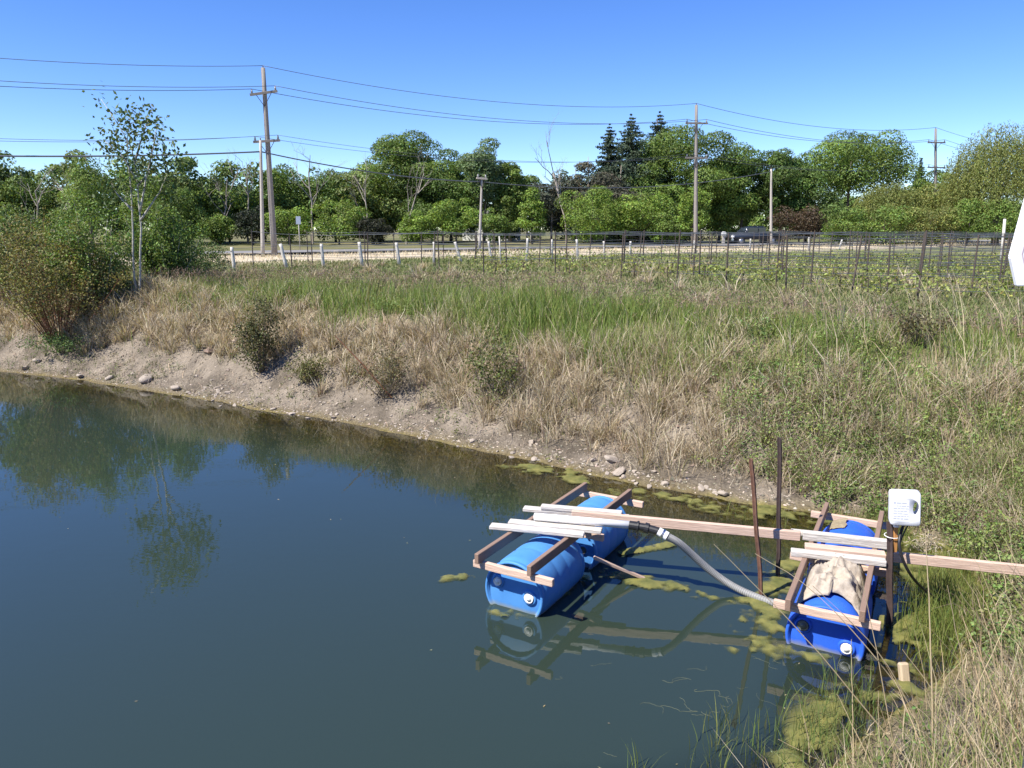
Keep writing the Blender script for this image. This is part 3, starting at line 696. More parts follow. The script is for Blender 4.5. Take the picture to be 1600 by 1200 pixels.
bush('sapling', 'bright green poplar saplings behind the big willow bush', (150, 480), 130, 300, 18, (0.15, 0.22, 0.05), 0.07, 8000, M_birch, 19, 1.0, 0.013, 0.2, sub=8)
bush('sapling', 'green poplar sapling clump behind and left of the aspen stems', (262, 448), 120, 305, 20, (0.13, 0.195, 0.045), 0.075, 11500, M_birch, 20, 1.0, 0.013, 0.2, sub=8)
bush('sapling', 'green saplings at the far left edge behind the willow bushes', (40, 478), 140, 308, 18, (0.135, 0.19, 0.05), 0.075, 9000, M_birch, 21, 1.0, 0.013, 0.2, sub=8)
bush('brown_shrub', 'dry twiggy brown shrub at the top of the bank below the leaning trellis post', (1432, 540), 90, 470, 22, (0.11, 0.095, 0.04), 0.045, 900, M_bark, 22, 0.9, 0.007, 0.2, sub=6)
bush('green_bush', 'loose dark bush right of the aspen stems above the dry grass', (255, 446), 90, 372, 16, (0.08, 0.115, 0.04), 0.08, 2600, M_bark, 27, 1.0, 0.011, 0.1, sub=7)
bush('low_shrub', 'bright green low plants at the shaded foot of the large willow bush', (95, 548), 120, 522, 30, (0.11, 0.17, 0.05), 0.05, 1500, M_bark, 28, 1.0, 0.005, 0.1, sub=4)
b = hit(612, 622); q = at_d(523, 524, b[1] + 0.2); 
mb = MB(); mb.tube([b, (b + q) / 2 + np.array([0, 0, 0.03]), q], [0.017, 0.014, 0.008], 6)
tag(mb.build('leaning_stick', M_redstem), 'thin red-brown stick leaning left out of a rounded shrub on the bank', 'stick')

# ------------------------------------------------------------------ grasses on the bank
def scatter(n, x0, x1, y0, y1, seed):
    r = np.random.default_rng(seed); x = r.uniform(x0, x1, n); y = r.uniform(y0, y1, n)
    d = shore_d(x, y); z = ground_z(x, y, d); k = in_view(x, y, z) & (d > 0.02)
    return x[k], y[k], z[k], d[k] * 1.25, r      # bands of growth are measured in stretched metres up the slope
BX = (-24, 13, 5.2, 34)
# dry matted grass: tussocks whose blades splay out and droop, over a layer of fallen blades
PAL_DRY = np.array([(0.62, 0.52, 0.36), (0.50, 0.40, 0.265), (0.74, 0.65, 0.48), (0.38, 0.295, 0.20), (0.30, 0.29, 0.11), (0.52, 0.40, 0.31)])
PW_DRY = np.array([.29, .22, .19, .14, .08, .08])
def dry_density(x, y, d):
    nn = fbm(x, y, 1.4, 101); wide = np.clip((x + 4) / 8, 0, 1)
    lo = 1.40 - 1.0 * wide + 1.4 * (nn - 0.5)
    return sstep(lo - 0.2, lo + 0.35, d) * np.maximum(.13 * (1 - sstep(4.0, 5.0, d)) * sstep(-1, 5, x), 1 - 0.985 * sstep(2.4, 3.3, d + 2.2 * (nn - 0.5) - .7 * sstep(5, 8, x) - 1.2 * sstep(-3, -8, x)))
mb = MB()
x, y, z, d, r = scatter(39000, *BX, 1)
k = r.uniform(size=len(x)) < dry_density(x, y, d) * np.clip(1.25 - y / 40, .4, 1) * 0.62
x, y, z, d = x[k], y[k], z[k], d[k]; nT = len(x)
per = r.integers(26, 60, nT); ti = np.repeat(np.arange(nT), per); N = len(ti)
size = r.uniform(0.6, 1.25, nT) * (0.75 + 0.6 * fbm(x, y, 1.2, 7)); tone = vary(1, nT, .12, .05, r); main = r.uniform(0, 6.28, nT)
a = r.uniform(0, 6.28, N); a = np.where(r.uniform(size=N) < .35, main[ti] + r.normal(size=N) * .7, a); ro = np.abs(r.normal(size=N)) * 0.075 * size[ti]
bx_ = x[ti] + np.cos(a) * ro; by_ = y[ti] + np.sin(a) * ro; bz_ = ground_z(bx_, by_)
cc = tone[ti] * PAL_DRY[r.choice(6, N, p=PW_DRY)] * vary(1, N, .14, .05, r)
blades(mb, np.stack([bx_, by_, bz_ - .02], 1), np.clip(r.uniform(.18, .56, N) * size[ti], .08, .75), (0.0068 + 0.0009 * np.clip(by_ - 8, 0, 20)) * r.uniform(.7, 1.4, N), a + r.normal(size=N) * .5, np.clip(r.normal(.62, .25, N), .05, 1.0), cc, kink=0.05, r=r)
x, y, z, d, r = scatter(430000, *BX, 91)
k = r.uniform(size=len(x)) < dry_density(x, y, d) * np.clip(1.25 - y / 40, .4, 1) * 0.6; x, y, z = x[k], y[k], z[k]; N = len(x)
cc = PAL_DRY[r.choice(6, N, p=PW_DRY)] * vary(1, N, .16, .05, r) * .9
blades(mb, np.stack([x, y, z + r.uniform(0, .05, N)], 1), r.uniform(.12, .34, N), 0.0065 + 0.0008 * np.clip(y - 8, 0, 20), r.uniform(0, 6.28, N), r.uniform(.85, 1.05, N), cc, kink=.06, r=r)
tag(mb.build('dry_grass', M_grass), 'matted beige dry grass covering the bank', 'dry grass', kind='stuff')
# green grass near the crest and mixed in
x, y, z, d, r = scatter(1000000, *BX, 2)
nn = fbm(x, y, 2.4, 111); n_s = vnoise(x, y, 0.5, 112); wide = np.clip((x + 7) / 6, 0, 1)
den = sstep(2.3, 3.4, d + 3.0 * (nn - 0.5) + .5 * sstep(0, 2, x) - 1.0 * sstep(5.5, 8.5, x)) * (0.42 + 0.58 * sstep(.25, .6, n_s)) * (1 - sstep(4.9, 6.2, d + 1.2 * (nn - .5))) * (0.35 + 0.65 * wide)
den = np.maximum(den, 0.16 * sstep(0.55, 0.75, nn) * sstep(1.2, 2, d) * (d < 5)); den = np.maximum(den, .34 * sstep(3, 5, x) * sstep(.5, 1.2, d) * (d < 5))
k = r.uniform(size=len(x)) < den * np.clip(1.25 - y / 40, 0.3, 1) * 1.0
x, y, z, d, nn = x[k], y[k], z[k], d[k], nn[k]; N = len(x)
h = (0.30 + 0.42 * vnoise(x, y, 0.8, 113)) * (1 - .35 * sstep(1.5, 7, x)) * (1 - .25 * sstep(-4, -9, x)) * r.uniform(0.55, 1.2, N) * (1 - 0.3 * sstep(5.5, 8, d))
palette = np.array([(0.20, 0.285, 0.06), (0.27, 0.325, 0.085), (0.15, 0.23, 0.06), (0.34, 0.345, 0.13), (0.56, 0.49, 0.31)])
mixp = fbm(x, y, 1.1, 115)
pi = np.where(r.uniform(size=N) < 0.12 + 0.26 * sstep(.45, .7, mixp) + .10 * (x > 5.5) + .22 * (x < -6.5), 4 - (r.uniform(size=N) < .4), r.choice(3, N, p=[.45, .3, .25]))
cc = vary(1, N, 0.18, 0.07, r) * palette[pi]
mb = MB(); blades(mb, np.stack([x, y, z - 0.02], 1), h, 0.0075 + 0.0008 * (y - 8) * (y > 8), r.uniform(0, 6.283, N), r.uniform(0.08, 0.6, N), cc, kink=0.02, r=r)
tag(mb.build('green_grass', M_grass), 'tall green grass along the top of the bank', 'grass', kind='stuff')
# flowering seed heads: thin stems with reddish-brown panicles
x, y, z, d, r = scatter(79000, *BX, 3)
nn = fbm(x, y, 3, 121); den = sstep(3.6, 4.4, d + 1.5 * (nn - 0.5)) * (1 - sstep(5.0, 6.0, d)) * 1.0 * sstep(-13, -7, x)
k = r.uniform(size=len(x)) < den; x, y, z = x[k], y[k], z[k]; N = len(x)
h = r.uniform(0.55, 0.98, N) * (0.85 + 0.3 * (fbm(x, y, 1.2, 122) - .5)) * (1 - .40 * sstep(1.5, 7, x)) * (1 - .3 * sstep(-4, -9, x)); ang = r.uniform(0, 6.28, N); bend = r.uniform(0.05, 0.28, N)
mb = MB(); blades(mb, np.stack([x, y, z], 1), h, np.full(N, 0.006), ang, bend, vary((0.26, 0.21, 0.10), N, .2, .1, r), r=r)
rep = 6; tt = r.uniform(0.76, 1.03, (N, rep))
px_ = x[:, None] + np.cos(ang)[:, None] * bend[:, None] * tt ** 1.8 * h[:, None]; py_ = y[:, None] + np.sin(ang)[:, None] * bend[:, None] * tt ** 1.8 * h[:, None]
P = np.stack([px_, py_, z[:, None] + h[:, None] * tt * 0.985], 2).reshape(-1, 3) + r.normal(size=(N * rep, 3)) * np.array([.02, .02, .012])
leaves(mb, P, r.normal(size=(N * rep, 3)), r.uniform(0.035, 0.075, N * rep), 0.013, vary((0.25, 0.18, 0.135), N * rep, .22, .08, r), r)
tag(mb.build('seed_heads', M_grass), 'reddish-brown flowering grass heads above the green grass', 'grass heads', kind='stuff')

def weed_stuff(name, label, pts, hgt, leafcol, leaf, per, seed, cat='weeds'):
    r = np.random.default_rng(seed); mb = MB(); N = len(pts); P0 = np.array(pts)
    hh = hgt * r.uniform(0.5, 1.25, N)
    mb_ang = r.uniform(0, 6.28, N)
    blades(mb, P0 - np.array([0, 0, .02]), hh, np.full(N, 0.007), mb_ang, r.uniform(0.05, 0.4, N), vary((0.14, 0.15, 0.06), N, .2, .1, r), r=r)
    v = r.uniform(0.2, 1.0, (N, per)); P = P0[:, None, :] + np.stack([np.zeros_like(v), np.zeros_like(v), v * hh[:, None]], 2)
    P = P.reshape(-1, 3) + r.normal(size=(N * per, 3)) * np.array([1, 1, .35]) * (hgt * 0.16)
    P[:, 2] = np.maximum(P[:, 2], np.repeat(P0[:, 2], per) + 0.01)
    leaves(mb, P, r.normal(size=(N * per, 3)) * 0.7 + np.array([0, 0, 1]), leaf * r.uniform(.6, 1.4, N * per), leaf * 0.55, np.repeat(vary(leafcol, N, .22, .12, r), per, axis=0) * r.uniform(0.8, 1.2, (N * per, 1)), r)
    tag(mb.build(name, M_leaf), label, cat, kind='stuff')
# leafy weeds in clumps: along the crest, and thick on the right shore around the second raft
x, y, z, d, r = scatter(275000, *BX, 4)
n1_ = fbm(x, y, 1.3, 131); n2_ = vnoise(x, y, 0.5, 132)
crest = sstep(2.6, 3.5, d) * (1 - sstep(6.4, 7.4, d)) * sstep(0.60, 0.70, n1_) * (x > -9)
right = sstep(2.3, 3.4, x + 0.8 * (n1_ - .5)) * sstep(0.30, 0.6, d + .5 * sstep(3.2, 4.0, x)) * (1 - sstep(1.7, 3.6, d + 1.6 * (n1_ - .5))) * 0.85 * sstep(.2, .5, n2_ + .15)
k = r.uniform(size=len(x)) < np.maximum(crest * 0.55, right * 0.9)
weed_stuff('leafy_weeds', 'low leafy green weeds in clumps on the bank', np.stack([x, y, z], 1)[k], 0.28, (0.19, 0.25, 0.075), 0.042, 14, 41)
x, y, z, d, r = scatter(86000, *BX, 5)
n1_ = vnoise(x, y, 0.75, 141); den = np.maximum(sstep(0.55, 0.75, n1_), .7 * sstep(-7, -9.5, x) * sstep(.25, .6, n1_), .55 * sstep(-1.5, 1.5, x) * sstep(.3, .6, n1_)) * (d > 0.08) * (1 - sstep(1.8, 2.9, d)) * 0.5
k = r.uniform(size=len(x)) < den
weed_stuff('mud_weeds', 'small green weed tufts on the bare mud above the waterline', np.stack([x, y, z], 1)[k], 0.17, (0.14, 0.165, 0.05), 0.035, 9, 42)
# field cover and lawn tufts
r = np.random.default_rng(8); N = 130000
ys_ = 12 + 36 * r.uniform(0, 1, N) ** 1.4; xs_ = r.uniform(-0.75, 0.75, N) * ys_
d = shore_d(xs_, ys_); z = ground_z(xs_, ys_, d); k = (d > 4.2) & in_view(xs_, ys_, z) & (road_s(xs_, ys_) < -12 + 3 * vnoise(xs_, ys_, 3, 3)); xs_, ys_, z = xs_[k], ys_[k], z[k]; N = len(xs_)
n_ = fbm(xs_, ys_, 2.5, 151)
cc = vary(1, N, .2, .08, r) * np.where((n_ + .15 * r.normal(size=N) > .42)[:, None], np.array((0.17, 0.205, 0.07)), np.array((0.33, 0.29, 0.15)))
mb = MB(); blades(mb, np.stack([xs_, ys_, z], 1), r.uniform(.05, .17, N), 0.010 + 0.0008 * ys_, r.uniform(0, 6.28, N), r.uniform(.2, .8, N), cc, r=r)
tag(mb.build('field_grass', M_grass), 'short patchy grass between the vineyard rows', 'grass', kind='stuff')
N = 15000; s_ = r.uniform(-70, 110, N); o_ = r.uniform(-10.5, 0, N) * r.uniform(0, 1, N) ** .3
q = RD0 + RDV * s_[:, None] + RDN * o_[:, None]; z = ground_z(q[:, 0], q[:, 1]); k = in_view(q[:, 0], q[:, 1], z); q, z = q[k], z[k]; N = len(z)
mb = MB(); blades(mb, np.stack([q[:, 0], q[:, 1], z], 1), r.uniform(.1, .3, N), np.full(N, .03), r.uniform(0, 6.28, N), r.uniform(.2, .8, N), vary((0.58, 0.50, 0.34), N, .18, .06, r), r=r)
tag(mb.build('verge_grass', M_grass), 'dry straw-coloured grass along the near side of the road', 'dry grass', kind='stuff')

# ------------------------------------------------------------------ stones
def stone_mesh(seed):
    r = np.random.default_rng(seed); bm = bmesh.new(); bmesh.ops.create_icosphere(bm, subdivisions=3, radius=1)
    k = [(unit(r.normal(size=3)), r.uniform(0.55, 0.85)) for _ in range(9)]
    for v in bm.verts:
        p_ = np.array(v.co)
        for n_, dd in k:
            e = p_ @ n_ - dd
            if e > 0: p_ = p_ - n_ * e * 0.9
        v.co = p_ * np.array([1.25, 0.9, 0.62])
    for f in bm.faces: f.smooth = False
    me = bpy.data.meshes.new('stone'); bm.to_mesh(me); bm.free(); me.materials.append(M_stone); return me
SM = [stone_mesh(i) for i in range(5)]
def stone(px, py, wpx, label, group=None, i=0, sink=0.25):
    b = hit(px, py); s = wpx * b[1] / F_PX / 2.2
    o = link('stone', SM[i % 5]); o.location = (b[0], b[1], b[2] + 0.62 * s * (1 - 2 * sink)); o.scale = (s, s, s * random.uniform(.8, 1.1)); o.rotation_euler = (random.uniform(-.3, .3), random.uniform(-.3, .3), random.uniform(0, 6.28))
    tag(o, label, 'stone', group)
stone(711, 617, 21, 'round grey boulder alone high on the bare bank', i=1, sink=.12)
stone(957, 722, 26, 'largest pale stone at the far waterline above the left raft', i=0, sink=.15)
stone(969, 741, 24, 'flat pale stone in the water edge just below the largest stone', i=2)
stone(229, 596, 26, 'white boulder at the waterline on the left shore', i=3, sink=.15)
stone(1131, 775, 20, 'pale stone at the waterline left of the rusty leaning pole', i=4)
for k, (px, py, w_) in enumerate(((40, 577, 16), (126, 590, 15), (275, 609, 20), (172, 592, 16), (60, 566, 14))):
    stone(px, py, w_, 'pale stone on the weedy left shore below the willow bush', 'stones on the weedy left shore', k)
rs_ = random.Random(4); n = 0
line = [at(px, py, 0) for px, py in ((280, 617), (400, 639), (500, 654), (600, 673), (680, 689), (750, 704), (830, 722), (900, 736), (1000, 759), (1080, 772), (1150, 786))]
cum = np.concatenate([[0], np.cumsum([np.linalg.norm(line[i + 1] - line[i]) for i in range(len(line) - 1)])])
while n < 170:
    s = rs_.uniform(0, cum[-1]); x = np.interp(s, cum, [p_[0] for p_ in line]); y = np.interp(s, cum, [p_[1] for p_ in line])
    a = rs_.gauss(0.22, 0.22); x += a * 0.62; y += a * 0.78
    o = link('stone', SM[n % 5]); sz = min(0.06, 0.02 * math.exp(abs(rs_.gauss(0, 0.5)))); o.scale = (sz, sz, sz * rs_.uniform(.8, 1.2)); o.rotation_euler = (rs_.uniform(-.4, .4), rs_.uniform(-.4, .4), rs_.uniform(0, 6.28))
    o.location = (x, y, max(gz(x, y), -0.02) + sz * 0.12)
    tag(o, 'small pale stone in the gravel strip along the far waterline', 'stone', 'stones along the far waterline'); n += 1
# gravel
x, y, z, d, r = scatter(90000, -16, 5, 7, 20, 6)
k = r.uniform(size=len(x)) < (0.9 * (1 - sstep(.15, .7, d)) + 0.12 * (1 - sstep(1, 2.4, d))) * (x < 3.6) * 0.55; P = np.stack([x, y, z], 1)[k]; N = len(P)
s = 0.010 * np.exp(np.abs(r.normal(size=N)) * .45)
octv = np.array([(1, 0, 0), (-1, 0, 0), (0, 1, 0), (0, -1, 0), (0, 0, .7), (0, 0, -.5)]); rot = r.uniform(0, 6.28, N); cr_, sr_ = np.cos(rot), np.sin(rot)
V = P[:, None, :] + np.stack([octv[None, :, 0] * cr_[:, None] - octv[None, :, 1] * sr_[:, None], octv[None, :, 0] * sr_[:, None] + octv[None, :, 1] * cr_[:, None], np.broadcast_to(octv[:, 2], (N, 6))], 2) * (s[:, None, None] * r.uniform(.6, 1.3, (N, 6, 1)))
tri = np.array([(0, 2, 4), (2, 1, 4), (1, 3, 4), (3, 0, 4), (2, 0, 5), (1, 2, 5), (3, 1, 5), (0, 3, 5)])
mb = MB(); mb.add(V.reshape(-1, 3), [(np.arange(N)[:, None, None] * 6 + tri[None]).reshape(-1, 3)]); mb.c.append(np.repeat(vary((0.40, 0.34, 0.27), N, .25, .05, r), 6, axis=0))
N2 = 16000; xq = r.uniform(-16, 4.5, N2 * 5); yq = r.uniform(7, 20, N2 * 5); dq_ = shore_d(xq, yq); kq = (dq_ > .08) & (dq_ < 2.4) & (vnoise(xq, yq, .4, 88) + .25 * r.normal(size=len(xq)) > .5); xq, yq, dq_ = xq[kq][:N2], yq[kq][:N2], dq_[kq][:N2]; N2 = len(xq)
P2 = np.stack([xq, yq, ground_z(xq, yq, dq_)], 1); s2 = .012 * np.exp(np.abs(r.normal(size=N2)) * .55); rot = r.uniform(0, 6.28, N2); cr_, sr_ = np.cos(rot), np.sin(rot)
V2 = P2[:, None, :] + np.stack([octv[None, :, 0] * cr_[:, None] - octv[None, :, 1] * sr_[:, None], octv[None, :, 0] * sr_[:, None] + octv[None, :, 1] * cr_[:, None], np.broadcast_to(octv[:, 2], (N2, 6))], 2) * (s2[:, None, None] * r.uniform(.6, 1.4, (N2, 6, 1)))
mb.add(V2.reshape(-1, 3), [(np.arange(N2)[:, None, None] * 6 + tri[None]).reshape(-1, 3)]); mb.c.append(np.repeat(vary((0.215, 0.178, 0.135), N2, .3, .05, r), 6, axis=0))
mq = r.uniform(size=N2) < .22; Nq = int(mq.sum())   # fallen straw and twigs on the mud
blades(mb, P2[mq] + np.array([0, 0, .012]), r.uniform(.08, .3, Nq), np.full(Nq, .007), r.uniform(0, 6.28, Nq), r.uniform(.95, 1.05, Nq), vary((.42, .33, .22), Nq, .25, .06, r), r=r)
tag(mb.build('gravel', M_needle), 'fine gravel and pebbles on the muddy shore', 'gravel', kind='stuff')

# ------------------------------------------------------------------ utility poles and wires
def pole(label, base_px, base_py, top_px, top_py, dist, r0, arms, mat=M_pole, name='utility_pole', group='wooden utility poles'):
    """arms: list of (centre py, half length m, tilt)"""
    b = at_d(base_px, base_py, dist); b[2] = gz(b[0], b[1]); tp_ = at_d(top_px, top_py, dist)
    t_ = thing(name, label, 'utility pole', b, group); ax = tp_ - b; att = {}
    m = MB(); u = np.linspace(-0.02, 1, 8); m.tube([ax * k for k in u], r0 * (1 - 0.38 * u), 10); m.build('shaft', mat, t_, True, True)
    att['top'] = tp_ + np.array([0, 0, 0.12])
    m = MB(); m.tube([ax + np.array([0, 0, -.25]), ax + np.array([0, 0, .12])], [0.03, 0.03], 6); m.build('top_pin', M_dsteel, t_, True, True)
    for k, (py, half, tilt) in enumerate(arms):
        c = at_d(np.interp(py, [top_py, base_py], [top_px, base_px]), py, dist) - b
        dr = np.array([RDN[0] * 1.0, RDN[1] * 1.0, 0]); dr = unit(np.array([1.0, 0.35, tilt]))
        c = c - np.array([0, r0 * 0.9, 0])
        a0, a1 = c - dr * half, c + dr * half
        o = board('crossarm', b + a0, b + a1, 0.11, 0.14, mat, t_, 0.008)
        br = MB()
        for sgn in (-1, 1): br.tube([c + dr * half * .55 * sgn + np.array([0, 0, -.05]), c + np.array([0, 0, -0.75])], [.018, .018], 5)
        br.build('brace', M_dsteel, t_, True, True)
        for sgn, nm in ((-1, 'l'), (1, 'r')):
            e = c + dr * (half - 0.12) * sgn; ins = MB(); ins.tube([e + np.array([0, 0, .07]), e + np.array([0, 0, .14]), e + np.array([0, 0, .19]), e + np.array([0, 0, .30])], [.03, .075, .05, .035], 8)
            ins.build('insulator', M_ceramic, t_, True, True); att[f'{k}{nm}'] = b + e + np.array([0, 0, .31])
    return att
A0 = {}
P1 = pole('tallest wooden utility pole with two crossarms, on the left', 429, 398, 411, 106, 48.0, 0.19, [(146, 0.80, -0.10 + 0.30), (221, 0.78, 0.10)])
P2 = pole('middle utility pole with two crossarms in front of the large maple', 1087, 379, 1088, 164, 66.5, 0.19, [(193, 1.05, 0.03), (247, 1.05, 0.02)])
P3 = pole('farthest utility pole with a crossarm, rising over trees on the right', 1462, 372, 1462, 201, 88.0, 0.19, [(223, 1.25, 0.03), (262, 1.25, 0.0)])
S1 = pole('short pale pole without crossarms beside the tallest pole', 411, 405, 407, 219, 46.0, 0.12, [], M_polepale)
S2 = pole('short pale pole below the feathery ash', 749, 388, 753, 278, 60.0, 0.115, [(279, .42, -.06)], M_polepale)
S3 = pole('short pale pole without crossarms beside the pickup truck', 1205, 378, 1205, 264, 74.0, 0.14, [], M_polepale)
def off(att, dx, dy, dz): return {k: v + np.array([dx, dy, dz]) for k, v in att.items()}
PL = off(P1, -31.5, -19.5, 0.4); PR = off(P3, 32, 20.5, -0.8)
def wire(label, a, b, sag, rad=0.017):
    u = np.linspace(0, 1, 40); P = a[None] * (1 - u[:, None]) + b[None] * u[:, None]; P[:, 2] -= sag * 4 * u * (1 - u)
    m = MB(); m.tube(P, rad, 5); tag(m.build('power_line', M_wire, smooth=True), label, 'power line', 'power lines')
names = {'top': 'top wire', '0l': 'left wire of the upper crossarms', '0r': 'right wire of the upper crossarms', '1l': 'left wire of the lower crossarms', '1r': 'right wire of the lower crossarms'}
for key, nm in names.items():
    low = key[0] == '1'
    wire(f'{nm}, running from the photo\'s left edge to the tallest pole', PL[key], P1[key], 1.25, 0.012 if low else 0.016)
    wire(f'{nm}, sagging from the tallest pole to the middle pole', P1[key], P2[key], 1.05, 0.012 if low else 0.017)
    wire(f'{nm}, sagging from the middle pole to the farthest pole', P2[key], P3[key], 1.0, 0.014 if low else 0.020)
    wire(f'{nm}, running from the farthest pole out to the right', P3[key], PR[key], 0.9, 0.018)
la = at_d(-300, 236, 38.0); c1 = at_d(407.5, 237, 46); c2 = at_d(752, 284, 60)
wire('thick dark cable coming from the left edge to the short pale pole', la, c1, 0.25, 0.045)
wire('thick dark cable sagging from the left short pole to the one below the ash', c1, c2, 0.35, 0.038)
wire('thick dark cable from the ash pole to the short pole beside the pickup', c2, at_d(1205, 268, 74), 0.9, 0.030)

# ------------------------------------------------------------------ roadside things
b = at_d(469, 394, 56); b[2] = gz(b[0], b[1]); s_ = thing('road_sign', 'small grey back of a road sign on a thin post beside the tallest pole', 'road sign', b)
m = MB(); zt = at_d(468, 338, 56)[2] - b[2]; m.tube([(0, 0, -.1), (0, 0, zt - .1)], .035, 6); m.build('post', M_polepale, s_, True, True)
m = MB(); m.box((-.17, -.055, zt - .55), (.17, -.037, zt)); m.build('sign_plate', M_signgrey, s_, local=True)
b = at_d(829, 378, 88); b[2] = gz(b[0], b[1]); s_ = thing('road_sign', 'small white diamond-shaped sign by the narrow young maple', 'road sign', b)
m = MB(); m.tube([(0, 0, -.1), (0, 0, 1.1)], .04, 6); m.build('post', M_polepale, s_, True, True)
m = MB(); q = .42; m.add([(0, -.06, 1.4 - q), (q, -.06, 1.4), (0, -.06, 1.4 + q), (-q, -.06, 1.4), (0, -.04, 1.4 - q), (q, -.04, 1.4), (0, -.04, 1.4 + q), (-q, -.04, 1.4)], [np.array([(0, 1, 2, 3), (7, 6, 5, 4), (0, 4, 5, 1), (1, 5, 6, 2), (2, 6, 7, 3), (3, 7, 4, 0)])]); m.build('sign_plate', M_white, s_, local=True)
b = at_d(1130, 380, 76); b[2] = gz(b[0], b[1]); s_ = thing('mailbox', 'pale mailbox on a wooden post left of the pickup', 'mailbox', b)
m = MB(); m.box((-.12, -.12, -.1), (.12, .12, 1.0)); m.build('post', M_polepale, s_, local=True)
m = MB(); th = np.linspace(0, math.pi, 9); pr = [(-.17, 1.0)] + [(-.17 * math.cos(a), 1.18 + .17 * math.sin(a)) for a in th] + [(.17, 1.0)]
v = [(x_, -.3, z_) for x_, z_ in pr] + [(x_, .3, z_) for x_, z_ in pr]; nn_ = len(pr)
m.add(v, [np.array([(i, i + nn_, (i + 1) % nn_ + nn_, (i + 1) % nn_) for i in range(nn_)]), np.array([tuple(range(nn_)), tuple(range(2 * nn_ - 1, nn_ - 1, -1))])]); m.build('box', M_pvc, s_, local=True)
# white house far behind
b = at_d(768, 372, 108); b[2] = FIELD; hs = thing('white_house', 'white house half hidden by trees behind the small pole', 'house', b)
M_siding = simple('white_siding', (0.78, 0.78, 0.76), 0.7, noise=0.06, scale=3); M_shingle = simple('grey_shingle', (0.16, 0.155, 0.15), 0.9, noise=0.3, scale=6); M_glass = simple('window_glass', (0.03, 0.04, 0.05), 0.08, spec=0.6)
m = MB(); m.box((-4, 0, -.2), (4, 7, 2.9)); m.add([(-4, 0, 2.9), (4, 0, 2.9), (4, 3.5, 4.9), (-4, 3.5, 4.9), (4, 7, 2.9), (-4, 7, 2.9)], [np.array([(0, 3, 5), (1, 4, 2)])]); m.build('wall', M_siding, hs, local=True)
m = MB()
for sg in (0, 1):
    y0, y1 = (-.4, 3.5) if sg == 0 else (7.4, 3.5)
    m.add([(-4.4, y0, 2.75), (4.4, y0, 2.75), (4.4, y1, 4.98), (-4.4, y1, 4.98), (-4.4, y0, 2.9), (4.4, y0, 2.9), (4.4, y1, 5.13), (-4.4, y1, 5.13)], [np.array([(0, 3, 2, 1), (4, 5, 6, 7), (0, 1, 5, 4), (1, 2, 6, 5), (2, 3, 7, 6), (3, 0, 4, 7)])])
m.build('roof', M_shingle, hs, local=True)
for wx_ in (-2.6, -.5, 2.0):
    f = MB(); f.box((wx_ - .5, -.05, 1.0), (wx_ + .5, -.003, 2.2)); fo = f.build('window', M_white, hs, local=True)
    f = MB(); f.box((wx_ - .42, -.065, 1.08), (wx_ + .42, -.052, 2.12)); f.build('pane', M_glass, fo, local=True)

# pickup truck
def pickup():
    b = at_d(1176, 374, 80); b[2] = gz(b[0], b[1]); t_ = thing('pickup_truck', 'dark blue pickup truck parked in the shade facing left', 'pickup truck', b)
    t_.rotation_euler = (0, 0, R(12))
    M_paint = simple('dark_blue_paint', (0.012, 0.017, 0.032), 0.25, spec=0.6); M_tyre = simple('tyre', (0.02, 0.02, 0.02), 0.9); M_rim = simple('rim', (0.4, 0.4, 0.42), 0.35, metal=.8)
    prof = [(-2.7, .55), (-2.72, .95), (-2.62, 1.12), (-1.35, 1.22), (-.85, 1.22), (2.8, 1.22), (2.82, .55)]
    def ext(pr, w, taper=None):
        n_ = len(pr); v = [(x_, -w, z_) for x_, z_ in pr] + [(x_, w, z_) for x_, z_ in pr]
        bm = bmesh.new(); vs = [bm.verts.new(q_) for q_ in v]
        for i in range(n_): bm.faces.new((vs[i], vs[(i + 1) % n_], vs[(i + 1) % n_ + n_], vs[i + n_]))
        bm.faces.new(vs[:n_][::-1]); bm.faces.new(vs[n_:]); bmesh.ops.recalc_face_normals(bm, faces=bm.faces)
        if taper:
            for v_ in vs:
                if v_.co.z > taper[0]: v_.co.y *= taper[1]
        bmesh.ops.bevel(bm, geom=bm.edges[:], offset=.05, segments=2, affect='EDGES'); return bm
    def mk(nm, bm, mat):
        me = bpy.data.meshes.new(nm); bm.to_mesh(me); bm.free(); me.materials.append(mat)
        for p_ in me.polygons: p_.use_smooth = True
        return link(nm, me, t_, True)
    mk('body', ext(prof, .95), M_paint)
    mk('cab', ext([(-1.45, 1.18), (-.75, 1.85), (.75, 1.88), (1.05, 1.18)], .92, (1.6, .82)), M_paint)
    mk('windshield', ext([(-1.43, 1.24), (-1.40, 1.24), (-.80, 1.80), (-.83, 1.80)], .74), M_glass)
    for nm, x0, x1, x2, x3 in (('side_window', -1.05, -.62, .0, .0), ('side_window', .1, .1, .66, .88)):
        m = MB(); m.box((min(x0, x1), -.935, 1.27), (max(x2, x3), -.80, 1.74)); m.build(nm, M_glass, t_, local=True)
    for x_ in (-1.75, 1.75):
        for sy in (-1, 1):
            m = MB(); m.tube([(x_, sy * .70, .40), (x_, sy * .97, .40)], [.40, .40], 20); w_ = m.build('wheel', M_tyre, t_, True, True)
            m = MB(); m.tube([(x_, sy * .90, .40), (x_, sy * .985, .40)], [.24, .24], 16); m.build('rim', M_rim, w_, True, True)
    m = MB(); m.box((-2.80, -.60, .72), (-2.70, .60, 1.02)); m.build('grille', M_rim, t_, local=True)
    m = MB(); m.box((-2.86, -.96, .46), (-2.62, .96, .66)); m.build('bumper', M_chrome, t_, local=True)
    for sy in (-1, 1):
        m = MB(); m.box((-2.79, sy * .92 - .15, .78), (-2.62, sy * .92 + .06 if sy > 0 else sy * .92 + .15, 1.0)); m.build('headlight', M_white, t_, local=True)
pickup()

